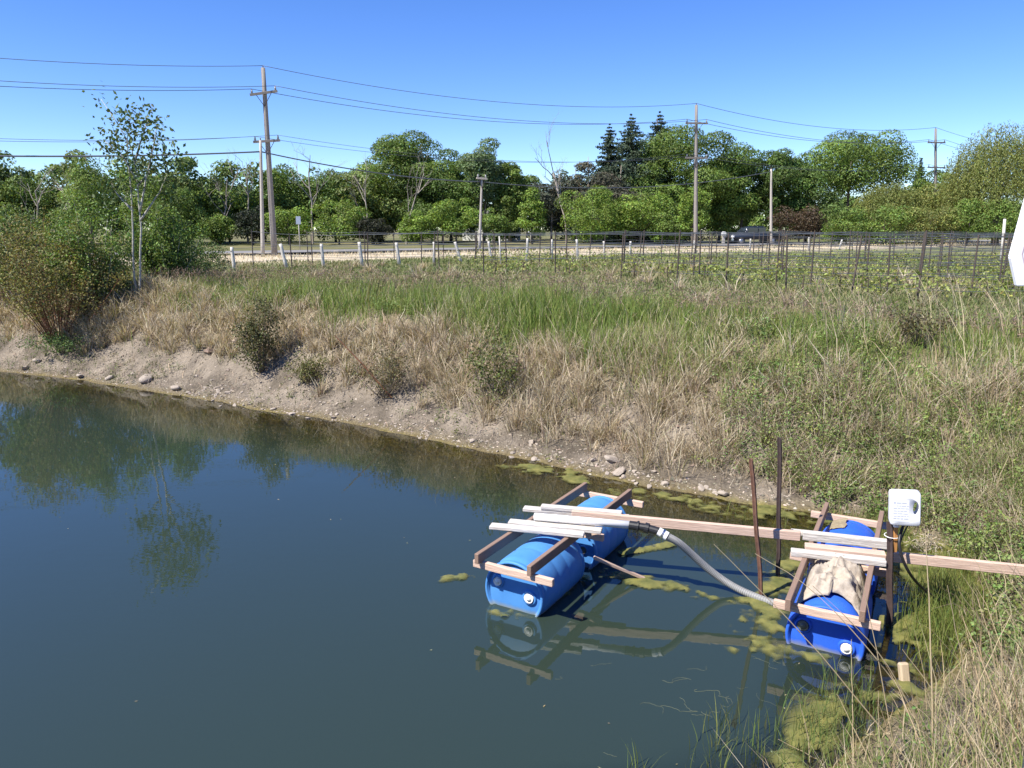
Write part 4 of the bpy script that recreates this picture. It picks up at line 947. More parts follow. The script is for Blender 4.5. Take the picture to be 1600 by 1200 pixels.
# ------------------------------------------------------------------ field fence with pale wooden posts
fb = [(366, 420, 362, 386), (448, 424, 438, 381), (506, 419, 502, 381), (566, 417, 561, 378), (624, 418, 619, 379), (678, 414, 678, 378), (721, 413, 711, 378), (769, 417, 763, 377), (823, 411, 824, 372), (862, 408, 862, 374), (903, 414, 901, 374), (945, 408, 943, 377), (985, 402, 985, 377), (1087, 392, 1085, 376), (1172, 389, 1173, 373), (1264, 386, 1264, 370), (1311, 388, 1316, 374)]
bs_ = []
for (bx, by, tx, ty) in fb:
    y_ = float(np.interp(bx, [366, 448, 700, 900, 1100, 1311], [30.5, 31, 36, 41, 52, 62])); q = at_d(bx, by, y_); q[2] = gz(q[0], q[1]); bs_.append((q, at_d(tx, ty, y_)))
fn = thing('field_fence', 'old wire fence on uneven whitish wooden posts between the bank and the road', 'fence', bs_[0][0]); f0 = bs_[0][0]
for i, (q, tq) in enumerate(bs_):
    rr = random.uniform(.06, .085); ax = tq - q; m = MB(); pts = [q - f0 + ax * k for k in (-.05, .3, .6, .85, 1.0)]
    m.tube([p_ + np.array([random.uniform(-.012, .012), 0, 0]) for p_ in pts], [rr, rr, rr * .95, rr * .92, rr * .85], 8); o = m.build('post', M_fpost, fn, True, True)
    if i == 6: o['label'] = 'post leaning left near the middle of the fence'
for hh in (.35, .65, .92):
    m = MB()
    for i in range(len(bs_) - 1):
        a = bs_[i][0] + (bs_[i][1] - bs_[i][0]) * hh - f0; b_ = bs_[i + 1][0] + (bs_[i + 1][1] - bs_[i + 1][0]) * hh - f0
        m.tube([a, b_], .006, 4, cap=False)
    m.build('wire', M_wire, fn, local=True)
b = at_d(1565, 402, 34); b[2] = gz(b[0], b[1]); tq = at_d(1570, 342, 34); m = MB(); m.tube([b - np.array([0, 0, .1]), (b + tq) / 2 + np.array([.01, 0, 0]), tq], [.07, .065, .055], 8)
tag(m.build('wooden_post', M_fpost, smooth=True), 'tall pale slightly leaning wooden post in the vineyard left of the white sign', 'post')
b = hit(785, 404) if False else at_d(783, 412, 34); b[2] = gz(b[0], b[1]); tq = at_d(780, 369, 34); m = MB(); m.tube([b - np.array([0, 0, .1]), tq], [.035, .03], 6)
tag(m.build('wooden_post', M_fpost, smooth=True), 'thin pale stake leaning beside the fence right of the small pole', 'post')

# ------------------------------------------------------------------ vineyard: trellis rows with dark steel posts, wires and young vines
ordw = ['first', 'second', 'third', 'fourth', 'fifth', 'sixth', 'seventh', 'eighth', 'ninth']
rv = random.Random(9); vine_pts = []
ROWS = [(16.9, 8.9), (18.2, 8.0), (19.7, 7.0), (21.3, 5.9), (23.0, 4.9), (24.9, 3.5), (27.4, -1.0), (30.0, -8.5), (33.0, -11.0), (36.2, -9.5), (39.6, -6.0), (43.2, -2.0)]
ordw += ['tenth', 'eleventh', 'twelfth']
for i, (y0, x_lo) in enumerate(ROWS):
    slope = -0.06; x_hi = y0 * 0.74 + 2
    row = thing('vine_trellis', f'{ordw[i]} row of dark steel trellis posts and wires, counting from the grassy bank', 'trellis', (x_lo, y0, FIELD), 'vineyard trellis rows')
    o3 = np.array(row.location); xsr = []; x_ = x_lo
    while x_ < x_hi: xsr.append(x_); x_ += rv.uniform(2.2, 3.0)
    xsr.append(x_)
    pp = []
    for x_ in xsr:
        y_ = y0 + slope * (x_ - x_lo); z_ = gz(x_, y_); hgt = rv.uniform(1.40, 1.55); ln = rv.gauss(0, .025)
        if i == 1 and x_ == x_lo: ln = 0.10
        m = MB(); tp_ = np.array([x_ + ln * hgt, y_, z_ + hgt])
        m.tube([np.array([x_, y_, z_ - .1]) - o3, tp_ - o3], [.024, .022], 4); m.build('post', M_tpost, row, local=True); pp.append((np.array([x_, y_, z_]), tp_))
    for hh in ((.16, .36, .56, .74, .96) if i < 6 else (.38, .66, .96)):
        m = MB(); sagp = []
        for a, b_ in zip(pp[:-1], pp[1:]):
            A = a[0] + (a[1] - a[0]) * hh - o3; B = b_[0] + (b_[1] - b_[0]) * hh - o3
            m.tube([A, (A + B) / 2 - np.array([0, 0, .03]), B], .006 + .0001 * i, 4, cap=False)
        m.build('wire', M_wire, row, local=True)
    x_ = x_lo + .4
    while x_ < x_hi:
        if rv.random() < .8: vine_pts.append((x_, y0 + slope * (x_ - x_lo), rv.uniform(.6, 1.2)))
        x_ += rv.uniform(.8, 1.4)
r = np.random.default_rng(77); mb = MB()
for (x_, y_, s_) in vine_pts:
    if x_ < -2 - 0.1 * (y_ - 25) and y_ > 26: continue
    z_ = gz(x_, y_); m_ = int(64 * s_); P = np.array([x_, y_, z_ + .30]) + r.normal(size=(m_, 3)) * np.array([.42, .16, .17]) * s_
    P[:, 2] = np.maximum(P[:, 2], z_ + .05)
    mb.tube([(x_, y_, z_), (x_ + r.normal() * .04, y_, z_ + .45)], [.022, .014], 4, cap=False, col=(0.13, 0.10, 0.07))
    leaves(mb, P, r.normal(size=(m_, 3)) + np.array([-.2, -.3, .7]), r.uniform(.07, .12, m_), .075, vary((0.235, 0.265, 0.07), m_, .25, .1, r), r)
tag(mb.build('grapevine_leaves', M_leaf), 'young yellow-green grapevine leaves low along the trellis rows', 'grapevines', kind='stuff')

# ------------------------------------------------------------------ drum rafts
def frame(o, h):
    c_, s_ = math.cos(h), math.sin(h)
    return lambda lx, ly, z: np.array([o[0] + lx * c_ + ly * s_, o[1] - lx * s_ + ly * c_, z])
WL = frame((-0.079, 6.096), R(30.46)); WR = frame((2.378, 5.390), R(28.47))
def lathe(mb, prof, W, ly0, zc, n=40, col=None):
    th = np.arange(n) * 2 * math.pi / n; v = []
    for rr, yy in prof:
        for a in th: v.append(W(rr * math.cos(a), ly0 + yy, zc + rr * math.sin(a)))
    m = len(prof); q = [(i * n + j, (i + 1) * n + j, (i + 1) * n + (j + 1) % n, i * n + (j + 1) % n) for i in range(m - 1) for j in range(n)]
    mb.add(v, [np.array(q)])
def disc(mb, W, lx, ly, z, rad, dep, n=18):
    th = np.arange(n) * 2 * math.pi / n
    prof = [(0.0, 0), (rad * .55, 0), (rad * .6, .008), (rad * .86, .008), (rad, 0.002), (rad, dep)]
    v = [W(lx + rr * math.cos(a), ly + yy, z + rr * math.sin(a)) for rr, yy in prof for a in th]
    q = [(i * n + j, (i + 1) * n + j, (i + 1) * n + (j + 1) % n, i * n + (j + 1) % n) for i in range(len(prof) - 1) for j in range(n)]
    mb.add(v, [np.array(q)])
RD_, LD_ = 0.30, 0.86
def barrel(W, ly0, zc, mat, parent, caps, label=None):
    """plastic drum lying along the raft: recessed heads, chime lips, a groove near each end, two bungs"""
    R_ = RD_; L_ = LD_
    half = [(0.0, .028), (R_ * .30, .026), (R_ * .78, .024), (R_ * .84, .030), (R_ * .885, .030), (R_ * .90, .004), (R_ * .925, 0), (R_ * .965, 0), (R_ * .985, .012), (R_ * .985, .030), (R_ * .955, .042), (R_ * .955, .058), (R_ * .99, .075), (R_, .13)]
    mid = [(R_ * 1.004, L_ * .30), (R_ * 1.006, L_ * .36), (R_ * .992, L_ * .385), (R_ * .992, L_ * .40), (R_ * 1.006, L_ * .425), (R_ * 1.008, L_ * .5), (R_ * 1.006, L_ * .575), (R_ * .992, L_ * .60), (R_ * .992, L_ * .615), (R_ * 1.006, L_ * .64), (R_ * 1.004, L_ * .70)]
    prof = half + mid + [(a, L_ - b_) for a, b_ in half[::-1]]
    m = MB(); lathe(m, prof, W, ly0, zc)
    o = m.build('barrel', mat, parent, True)
    if label: o['label'] = label
    for lx, z, cm, rr, lb in caps:
        m = MB(); n = 20; th = np.arange(n) * 2 * math.pi / n     # the moulded boss the cap sits in
        pr = [(rr * 1.1, .012), (rr * 1.25, .006), (rr * 1.5, .008), (rr * 1.62, .026)]
        v = [W(lx + q_ * math.cos(a), ly0 + yy, z + q_ * math.sin(a)) for q_, yy in pr for a in th]
        m.add(v, [np.array([(i * n + j, (i + 1) * n + j, (i + 1) * n + (j + 1) % n, i * n + (j + 1) % n) for i in range(3) for j in range(n)])])
        link('bung_ring', m.mesh('bung_ring', mat, True), o, True)
        m = MB(); disc(m, W, lx, ly0 - .006, z, rr, .034); c = m.build('bung_cap', cm, None, True); c.parent = o
        if lb: c['label'] = lb
    return o
def raft(W, label, zc, mat, d1, d2, rails, crosses, zr, caps1, group):
    loc = W(0, 1.2, 0); t_ = thing('drum_raft', label, 'raft', loc, group)
    barrel(W, d1, zc, mat, t_, caps1); barrel(W, d2, zc + .005, mat, t_, [(-.15, zc + .08, M_capgrey, .032, None), (.15, zc + .02, M_capgrey, .032, None)])
    for lx, y0, y1 in rails: board('rail', W(lx, y0, zr), W(lx, y1, zr + .004), .042, .092, M_rail, t_)
    for ly, x0, x1, dz, sk in crosses: board('crossbar', W(x0, ly, zr - .046 - .034 + dz), W(x1, ly + sk, zr - .046 - .034 + dz), .042, .066, M_pink, t_)
    return t_
RG = 'blue drum rafts carrying the suction pipe'
RL = raft(WL, 'left raft of two worn blue drums with timber rails, alone on open water', .160, M_drumL, .175, 1.28, [(-.254, -.02, 2.20), (.254, .0, 2.24)],
          [(.06, -.33, .455, 0, 0), (1.14, -.36, .43, 0, 0), (2.18, -.36, .43, 0, 0)], .504,
          [(-.165, .235, M_cap, .038, None), (.155, .155, M_cap, .044, None)], RG)
RR = raft(WR, 'right raft of two bright blue drums among algae, with tan cloth on top', .095, M_drumR, .20, 1.42, [(-.26, -.04, 2.40), (.26, .03, 2.40)],
          [(.105, -.385, .39, 0, 0), (1.13, -.42, .41, 0, 0), (2.33, -.40, .42, 0, 0)], .454,
          [(-.165, .185, M_capgrey, .042, 'black cap'), (.165, .075, M_cap, .042, 'white cap')], RG)
def plank(label, x0, y0, x1, y1, z, w=.09, h=.036, mat=None, name='plank', cat='plank', group=None, roll=0, warp=0):
    o = board(name, (x0, y0, z), (x1, y1, z + .0), w, h, mat or M_grey, None, .005, roll, warp); return tag(o, label, cat, group)
plank('grey weathered plank farthest from the viewer across the left raft', 0.116, 7.249, 1.128, 7.001, 0.574)
plank('short grey plank stacked on the back of the left raft', 0.289, 7.193, 1.06, 7.006, 0.615, .075, .04)
plank('grey weathered plank under the white pipe on the left raft', -0.029, 6.888, 0.829, 6.676, 0.574, .10)
plank('grey weathered plank nearest the viewer on the left raft, overhanging the water', -0.202, 6.787, 0.656, 6.57, 0.575, .095, warp=.004)
plank('grey weathered plank at the back of the right raft', 2.612, 6.776, 3.378, 6.535, 0.523, .085)
plank('thin grey plank second from the back of the right raft', 2.671, 6.653, 3.378, 6.427, 0.543, .07, .08)
plank('white-grey plank nearest the viewer on the right raft', 2.445, 6.309, 3.172, 6.088, 0.527, .085, .05)
plank('pinkish board between the grey planks on the right raft', 2.612, 6.427, 3.241, 6.241, 0.525, .10, .045, M_pink)
o = board('timber_beam', (0.578, 7.03, 0.595), (2.642, 6.624, 0.545), .045, .088, M_pink, None, .005); tag(o, 'long pinkish beam bridging the two rafts', 'beam')
o = board('timber_beam', (3.25, 6.177, 0.543), (6.6, 5.37, 0.492), .045, .088, M_pink, None, .005); tag(o, 'long pinkish beam running from the right raft to the grassy shore', 'beam')
# cloth over the front drum of the right raft
r = np.random.default_rng(3); nu, nv = 46, 40; V = []
for i in range(nu):
    for j in range(nv):
        u, v_ = i / (nu - 1), j / (nv - 1)
        wob = .05 * math.sin(9 * v_ + 1) * (u < .2); lx = -.245 + .49 * u
        f0 = .31 + .10 * (abs(u - .45) * 2) ** 2 * (-1) + .05 * vnoise(u * 6, 0, 1, 3) + (.14 * u if u > .5 else 0); f1 = 1.16 - .12 * abs(u - .4) + .05 * vnoise(u * 6, 9, 1, 4)
        ly = f0 + (f1 - f0) * v_
        zz = .095 + math.sqrt(max(RD_ ** 2 - lx ** 2, .015)) if ly < 1.12 else .30
        rg = lambda sc_, sd_, ax, ay: 1 - abs(2 * float(fbm(np.array([ax]), np.array([ay]), sc_, sd_, 2)[0]) - 1) * 2.2
        fold = .045 * rg(.20, 13, lx + .6 * ly, ly) + .032 * rg(.09, 14, lx - .3 * ly, ly * .8) + .015 * rg(.04, 15, lx, ly) + .02
        env = min(1, 6 * min(u, 1 - u) + .15, 8 * v_ + .12, 5 * (1 - v_) + .1)
        V.append(WR(lx, ly, zz + .022 + fold * 1.25 * env + .03 * math.sin(math.pi * v_) * math.sin(math.pi * u)))
ii = (np.arange(nu - 1)[:, None] * nv + np.arange(nv - 1)[None]).ravel(); F = np.stack([ii, ii + 1, ii + nv + 1, ii + nv], 1)
cl_o = link('cloth', mesh_np('cloth', V, [F], M_cloth, None, True)); so = cl_o.modifiers.new('thick', 'SOLIDIFY'); so.thickness = .008; so.offset = 1
tag(cl_o, 'crumpled tan burlap cloth draped over the front drum of the right raft', 'cloth')
# dried silt on the rear drum of the right raft
V = []; nu, nv = 30, 30
for i in range(nu):
    for j in range(nv):
        u, v_ = i / (nu - 1) * 2 - 1, j / (nv - 1) * 2 - 1; lx = -.12 + .10 * u; ly = 2.12 + .17 * v_
        V.append(WR(lx, ly, .100 + math.sqrt(RD_ ** 2 - lx ** 2) + .010 + .016 * float(fbm(lx, ly, .06, 7))))
V = np.array(V); ii = (np.arange(nu - 1)[:, None] * nv + np.arange(nv - 1)[None]).ravel(); F = np.stack([ii, ii + 1, ii + nv + 1, ii + nv], 1)
uu = np.array([(i / (nu - 1) * 2 - 1, j / (nv - 1) * 2 - 1) for i in range(nu) for j in range(nv)])
ms = np.abs(uu).max(1) + .7 * (fbm(uu[:, 0], uu[:, 1], .6, 19) - .5); F = F[(ms[F] < .85).all(1)]
tag(link('silt_crust', mesh_np('silt_crust', V, [F], simple('dried_silt', (0.34, 0.28, 0.18), .95, scale=30, bump=.6, col2=(.20, .16, .10)), None, True)), 'dried tan silt crust on the rear drum of the right raft', 'silt')

# suction pipe: white pipe, black couplings, clamp, grey corrugated hose
pt = thing('suction_hose', 'white pipe with a grey corrugated hose drooping to the water between the rafts', 'hose', (0.231, 6.941, 0.601)); po = np.array(pt.location)
m = MB(); m.tube([np.array(v) - po for v in ((0.212, 6.878, 0.633), (1.08, 6.669, 0.633))], [.036, .036], 16); m.build('white_pipe', M_pvc, pt, True, True)
p0 = np.array((1.08, 6.669, 0.633)); p1 = np.array((1.215, 6.625, 0.627)); p2 = np.array((1.33, 6.579, 0.609)); p3 = np.array((1.407, 6.546, 0.572))
m = MB(); m.tube([p0 - po, p0 + (p1 - p0) * .49 - po, p0 + (p1 - p0) * .5 - po, p0 + (p1 - p0) * .62 - po, p0 + (p1 - p0) * .63 - po, p1 - po], [.040, .040, .050, .050, .036, .036], 14); m.build('coupling', M_blackp, pt, False, True)
m = MB(); m.tube([p1 - po, p1 + (p2 - p1) * .3 - po, p1 + (p2 - p1) * .31 - po, p2 - po], [.047, .047, .036, .036], 14); m.build('coupling', M_blackp, pt, False, True)
m = MB(); m.tube([p2 - po, p3 - po], [.039, .041], 14); m.build('hose_cuff', M_pvc, pt, False, True)
m = MB(); q = p2 + (p3 - p2) * .4; m.tube([q - po, q + (p3 - p2) * .2 - po], [.044, .044], 14); m.build('clamp', M_chrome, pt, False, True)
ctrl = np.array([p3, (1.52, 6.56, .50), (1.665, 6.60, .36), (1.82, 6.62, .215), (1.97, 6.61, .105), (2.13, 6.51, .045), (2.32, 6.36, .022), (2.52, 6.22, .015), (2.62, 6.15, .01)])
def spline(c, n):
    c = np.vstack([2 * c[0] - c[1], c, 2 * c[-1] - c[-2]]); out_ = []
    m_ = len(c) - 3
    for k in np.linspace(0, m_ - 1e-6, n):
        i = int(k); t_ = k - i; a, b_, c_, d_ = c[i:i + 4]
        out_.append(.5 * ((2 * b_) + (c_ - a) * t_ + (2 * a - 5 * b_ + 4 * c_ - d_) * t_ ** 2 + (3 * b_ - a - 3 * c_ + d_) * t_ ** 3))
    return np.array(out_)
HP = spline(ctrl, 720); m = MB(); m.tube(HP - po, .033 + .0022 * np.sin(np.arange(720) * 2 * math.pi / 8), 14); m.build('corrugated_hose', M_hose, pt, True, True)
q = HP[622]; m = MB(); dq = unit(HP[630] - HP[614]); m.tube([q - dq * .03 - po, q + dq * .03 - po], [.042, .042], 14); m.build('hose_joint', M_blackp, pt, False, True)
# loose wooden stick between the rafts
o = board('wooden_stick', tuple(at(928, 871, .27)), tuple(at(1014, 907, -.01)), .035, .03, M_pink); tag(o, 'pale loose wooden stick slanting from the left raft into the algae', 'stick')
# poles standing in the water
def angle_iron(name, label, b, tp_, w, mat, cat='post'):
    b = np.asarray(b, float); tp_ = np.asarray(tp_, float); m = MB(); n = 10; ax = tp_ - b
    for (x0, y0, x1, y1) in ((-w / 2, 0, w / 2, .006), (-.003, -w * .7, .003, -.0005)):
        v = []
        for k in range(n + 1):
            c = b + ax * k / n + np.array([.004 * math.sin(k * 1.7), .004 * math.cos(k * 2.3), 0])
            v += [c + (x0, y0, 0), c + (x1, y0, 0), c + (x1, y1, 0), c + (x0, y1, 0)]
        f = [(4 * k + j, 4 * k + (j + 1) % 4, 4 * k + 4 + (j + 1) % 4, 4 * k + 4 + j) for k in range(n) for j in range(4)] + [(3, 2, 1, 0), (4 * n, 4 * n + 1, 4 * n + 2, 4 * n + 3)]
        m.add(v, [np.array(f)])
    return tag(m.build(name, mat), label, cat)
angle_iron('steel_post', 'rusty orange-brown steel post leaning left between the rafts', (2.34, 6.48, -.45), (2.10, 6.48, 1.325), .040, M_rust)
angle_iron('steel_post', 'dark upright steel post behind the bridging beam, right of the rusty one', (2.60, 6.90, -.5), (2.49, 6.90, 1.40), .042, M_dsteel)
tq = at_d(1391, 815, 6.14); angle_iron('steel_post', 'dark steel post right of the right raft carrying the white jug', (3.20, 5.90, -.4), tq, .055, M_dsteel)
# stake and white jug
s0 = at_d(1397, 862, 6.10); s1 = at_d(1400, 800, 6.10)
st = thing('wooden_stake', 'orange-brown wooden stake tied to the dark post under the white jug', 'stake', s0)
board('stake', s0, s1, .04, .035, M_stake, st)
m = MB(); q = (s0 + s1) / 2 - s0 + np.array([0, 0, -.04]); th = np.linspace(0, 2 * math.pi, 15); m.tube([q + np.array([-.012 + .06 * math.cos(a), .02 + .055 * math.sin(a), .004 * math.sin(a)]) for a in th], .004, 5, cap=False); m.build('wire_tie', M_pvc, st, True, True)
jc = at_d(1413, 792.5, 6.07); jg = thing('white_jug', 'white plastic jug with a printed label turned upside down on the orange stake', 'jug', jc)
jw, jh, jd = .232, .285, .13
def jug_mesh():
    # rounded block with a hand hole near its right edge, walls of the hole closed
    n = 64; hx, hz = .083, .005
    def outer(a):
        c_, s_ = math.cos(a), math.sin(a); e = 13.0
        k = (abs(c_) ** e + abs(s_) ** e) ** (-1 / e); return c_ * k * jw / 2, s_ * k * jh / 2
    th = [2 * math.pi * i / n for i in range(n)]; V, F = [], []
    def hole(a): return hx + .020 * math.cos(a) * (1 if math.cos(a) > 0 else 1.25), hz + .058 * math.sin(a) * (1 - .25 * (math.cos(a) > .0) * abs(math.cos(a)))
    rings = []
    for (kk, yy) in ((None, -jd / 2 + .02), ('h', -jd / 2), (1.0, -jd / 2 + .0)): pass
    def ring(fn, y): 
        s = len(V)
        for a in th: x_, z_ = fn(a); V.append((x_, y, z_))
        return s
    o_in = lambda a: (outer(a)[0] * .93, outer(a)[1] * .945)
    seq = [ring(hole, jd / 2), ring(hole, -jd / 2 + .012), ring(lambda a: (hx + (hole(a)[0] - hx) * 1.18, hz + (hole(a)[1] - hz) * 1.1), -jd / 2), ring(o_in, -jd / 2), ring(lambda a: (outer(a)[0] * .985, outer(a)[1] * .988), -jd / 2 + .008), ring(outer, -jd / 2 + .025), ring(outer, jd / 2 - .025), ring(o_in, jd / 2), ring(hole, jd / 2)]
    for a, b_ in zip(seq[:-1], seq[1:]):
        for j in range(n): F.append((a + j, a + (j + 1) % n, b_ + (j + 1) % n, b_ + j))
    return mesh_np('jug_body', np.array(V), [np.array(F)], M_jug, None, True)
jb = link('jug_body', jug_mesh(), jg, True); jb.rotation_euler = (R(-3), R(-4.0), R(-19))
m = MB(); m.box((-.098, -jd / 2 - .0015, -.105), (.028, -jd / 2 + .001, .075)); lb_ = m.build('label_panel', M_label, jg, local=True); lb_.rotation_euler = jb.rotation_euler
m = MB(); rj = random.Random(2)
m.box((-.088, -jd / 2 - .003, .048), (-.074, -jd / 2 - .002, .062))
for z_, x1, hh_ in ((.050, .005, .008), (.026, .012, .006), (.004, .015, .006), (-.018, .015, .006), (-.040, .018, .006), (-.062, .018, .006), (-.084, .016, .008)):
    x_ = -.066 if z_ > .02 else -.09
    while x_ < x1:
        ww = rj.uniform(.012, .034); m.box((x_, -jd / 2 - .003, z_), (min(x_ + ww, .024), -jd / 2 - .002, z_ + hh_)); x_ += ww + .006
pr_ = m.build('faded_print', M_ink, jg, local=True); pr_.rotation_euler = jb.rotation_euler
m = MB(); m.tube([(-.05, 0, -jh / 2 + .003), (-.05, 0, -jh / 2 - .03)], [.026, .026], 14); m.build('neck', M_jug, jg, True, True)
# black cable
CP = spline(np.array([at_d(1413, 815, 6.15), at_d(1405, 850, 6.03), at_d(1418, 890, 6.0), at_d(1445, 922, 6.1), at(1490, 950, .07), at(1535, 967, .10), at(1570, 978, .16), at(1640, 1000, .4)]), 60)
m = MB(); m.tube(CP, .0125, 8); tag(m.build('power_cable', M_blackp, smooth=True), 'black cable hanging from the white jug down to the reedy shore', 'cable')
m = MB(); q0 = at_d(1420, 818, 6.2); m.tube(spline(np.array([q0, at_d(1411, 836, 6.2), at_d(1404, 856, 6.15)]), 10), .006, 6); tag(m.build('thin_wire', M_blackp, smooth=True), 'thin black wire beside the cable under the white jug', 'wire')
b = at(1414, 1070, -.02); tq = at_d(1411, 1035, b[1] + .05); o = board('wooden_post', b, tq, .075, .05, simple('pale_stub_wood', (.50, .40, .27), .8, scale=12, bump=.4, stretch=(.6, 6, 6), col2=(.36, .28, .18)), None, .012); tag(o, 'short pale wooden stub poking out of the algae in front of the right raft', 'post')
# white sign at the right edge
sd = 3.1; sc_ = thing('white_sign', 'white angular sign board cut off by the right edge of the photo', 'sign', at_d(1660, 380, sd)); so_ = np.array(sc_.location)
pol = [(1577, 402), (1587, 447), (1728, 447), (1740, 402), (1706, 276), (1611, 276)]
def slab(name, pol, y0, y1, mat, parent, shrink=1.0, ring=None):
    bm = bmesh.new(); P = [at_d(px, py, sd) - so_ for px, py in pol]; cen = sum(P) / len(P)
    def mk(s, y): return [bm.verts.new((cen[0] + (p_[0] - cen[0]) * s, y, cen[2] + (p_[2] - cen[2]) * s)) for p_ in P]
    n = len(P)
    if ring is None:
        A, B = mk(shrink, y0), mk(shrink, y1); bm.faces.new(A); bm.faces.new(B[::-1])
        for i in range(n): bm.faces.new((A[i], B[i], B[(i + 1) % n], A[(i + 1) % n]))
    else:
        A, B, A2, B2 = mk(shrink, y0), mk(ring, y0), mk(shrink, y1), mk(ring, y1)
        for i in range(n):
            k = (i + 1) % n; bm.faces.new((A[i], A[k], B[k], B[i])); bm.faces.new((A[i], A2[i], A2[k], A[k])); bm.faces.new((B[i], B[k], B2[k], B2[i]))
    bmesh.ops.recalc_face_normals(bm, faces=bm.faces)
    if ring is None: bmesh.ops.bevel(bm, geom=bm.edges[:], offset=.004, segments=2, affect='EDGES')
    me = bpy.data.meshes.new(name); bm.to_mesh(me); bm.free(); me.materials.append(mat); return link(name, me, parent, True)
slab('sign_board', pol, -.012, .012, M_white, sc_); slab('border_line', pol, -.0135, -.0125, M_lilac, sc_, .80, .785)
zb = gz(so_[0], so_[1]); m = MB(); px_o = at_d(1736, 420, sd)[0] - so_[0]; m.box((-.08, .012, -.02), (px_o + .03, .022, .02)); m.tube([(px_o, .045, zb - so_[2] - .2), (px_o, .045, .1)], [.022, .022], 10); m.build('post', M_signgrey, sc_, True, True)

# ------------------------------------------------------------------ algae, reeds and foreground stalks
M_algae = simple('algae', (0.235, 0.215, 0.06), .55, scale=7, bump=1.0, col2=(0.09, 0.105, 0.03), spec=.4)
ax_ = np.arange(-1.2, 6.0, .018); ay_ = np.arange(3.4, 10.5, .018); AX, AY = np.meshgrid(ax_, ay_); X, Y = AX.ravel(), AY.ravel()
def line_d(X, Y, pts):
    best = np.full(X.shape, 9.0)
    for a, b_ in zip(pts[:-1], pts[1:]):
        dx, dy = b_[0] - a[0], b_[1] - a[1]; t_ = np.clip(((X - a[0]) * dx + (Y - a[1]) * dy) / (dx * dx + dy * dy + 1e-9), 0, 1)
        best = np.minimum(best, np.hypot(X - a[0] - t_ * dx, Y - a[1] - t_ * dy))
    return best
na = fbm(X * .8, Y, .55, 201, 5); nb_ = fbm(X, Y, .16, 202, 3); d_ = shore_d(X, Y)
L = lambda *q: [at(px, py, 0)[:2] for px, py in q]
mask = np.maximum.reduce([
    1.15 - line_d(X, Y, L((880, 905), (960, 900), (1040, 915), (1110, 928), (1190, 940), (1215, 965))) / .16,
    1.0 - line_d(X, Y, L((745, 952), (820, 962), (870, 935), (905, 905))) / .11,
    0.9 - line_d(X, Y, L((690, 906), (745, 900))) / .10,
    0.95 - line_d(X, Y, L((975, 865), (1060, 850))) / .10,
    0.95 - line_d(X, Y, L((1225, 1015), (1300, 1028), (1380, 1010), (1460, 985))) / .20,
    (0.95 - line_d(X, Y, L((1405, 880), (1460, 940), (1460, 1000), (1420, 1040))) / .60),
    (0.40 - line_d(X, Y, L((1400, 1060), (1330, 1090), (1270, 1130), (1240, 1190))) / .8),
    (0.80 - line_d(X, Y, L((1180, 1010), (1200, 960), (1225, 905), (1300, 860))) / .40),
    (0.75 - np.abs(d_ + .25) / .5) * (Y > 6.0), (0.72 - np.abs(d_ + .2) / .9) * (X > 2.9) * (Y < 8.0) + (0.30 - np.abs(d_ + .1) / .6) * (X > 1.6) * (X <= 2.9) * (Y < 6.0)])
val = mask + 2.0 * (na - .5) + 2.6 * (nb_ - .5) + .9 * (fbm(X, Y, .06, 204, 2) - .5)
keep = (val > .30) & (mask > .12) & (d_ < .05); nxa, nya = len(ax_), len(ay_)
ii = (np.arange(nya - 1)[:, None] * nxa + np.arange(nxa - 1)[None]).ravel(); F = np.stack([ii, ii + 1, ii + nxa + 1, ii + nxa], 1); F = F[keep[F].all(1)]
use = np.unique(F); remap = np.zeros(len(X), int); remap[use] = np.arange(len(use))
zA = .004 + .018 * np.clip(val - .55, 0, .8) + .014 * fbm(X, Y, .05, 203, 3) * np.clip((val - .5) * 4, 0, 1)
alpha = sstep(.32, 1.05, val + .5 * (fbm(X, Y, .09, 205, 3) - .5)) * sstep(.12, .32, mask) * .86
t = M_algae.node_tree; p = t.nodes['Principled BSDF']; a_ = t.nodes.new('ShaderNodeAttribute'); a_.attribute_name = 'col'
sx = t.nodes.new('ShaderNodeSeparateColor'); t.links.new(a_.outputs['Color'], sx.inputs[0]); t.links.new(sx.outputs[0], p.inputs['Alpha'])
tag(link('floating_algae', mesh_np('floating_algae', np.stack([X, Y, zA], 1)[use], [remap[F]], M_algae, np.stack([alpha] * 3, 1)[use], True)), 'yellow-olive algae mats floating around the rafts and along the shore', 'algae', kind='stuff')
# pale algae threads under and on the surface
r = np.random.default_rng(31); m = MB()
for k in range(24):
    px, py = (r.uniform(1000, 1230), r.uniform(1020, 1150)) if k < 18 else (r.uniform(860, 1100), r.uniform(1000, 1190))
    q = at(px, py, 0.003)[:2]; a = r.uniform(0, 6.28); pts = [q]
    for j in range(int(r.integers(5, 16))): a += r.normal() * .55; pts.append(pts[-1] + np.array([math.cos(a), math.sin(a) * .8]) * .02)
    m.tube([(p_[0], p_[1], .0005) for p_ in pts], .0014 * r.uniform(.4, 1.2), 4, cap=False)
tag(m.build('algae_threads', simple('pale_algae', (.10, .11, .07), .8)), 'pale threads of algae on the dark water', 'algae', kind='stuff')
N = 900; x = r.uniform(-13, 5, N); y = r.uniform(4, 17, N); d = shore_d(x, y); k = (d < -.05) & (r.uniform(size=N) < .12 + .8 * sstep(-1.2, -.1, d)); x, y = x[k], y[k]; N = len(x)
m = MB(); leaves(m, np.stack([x, y, np.full(N, .004)], 1), np.array([0, 0, 1.0]) + .05 * r.normal(size=(N, 3)), r.uniform(.012, .04, N), r.uniform(.006, .014, N), vary((.36, .31, .18), N, .25, .1, r), r)
tag(m.build('floating_litter', M_needle), 'tiny pale bits of leaf and straw floating on the pond', 'leaf litter', kind='stuff')
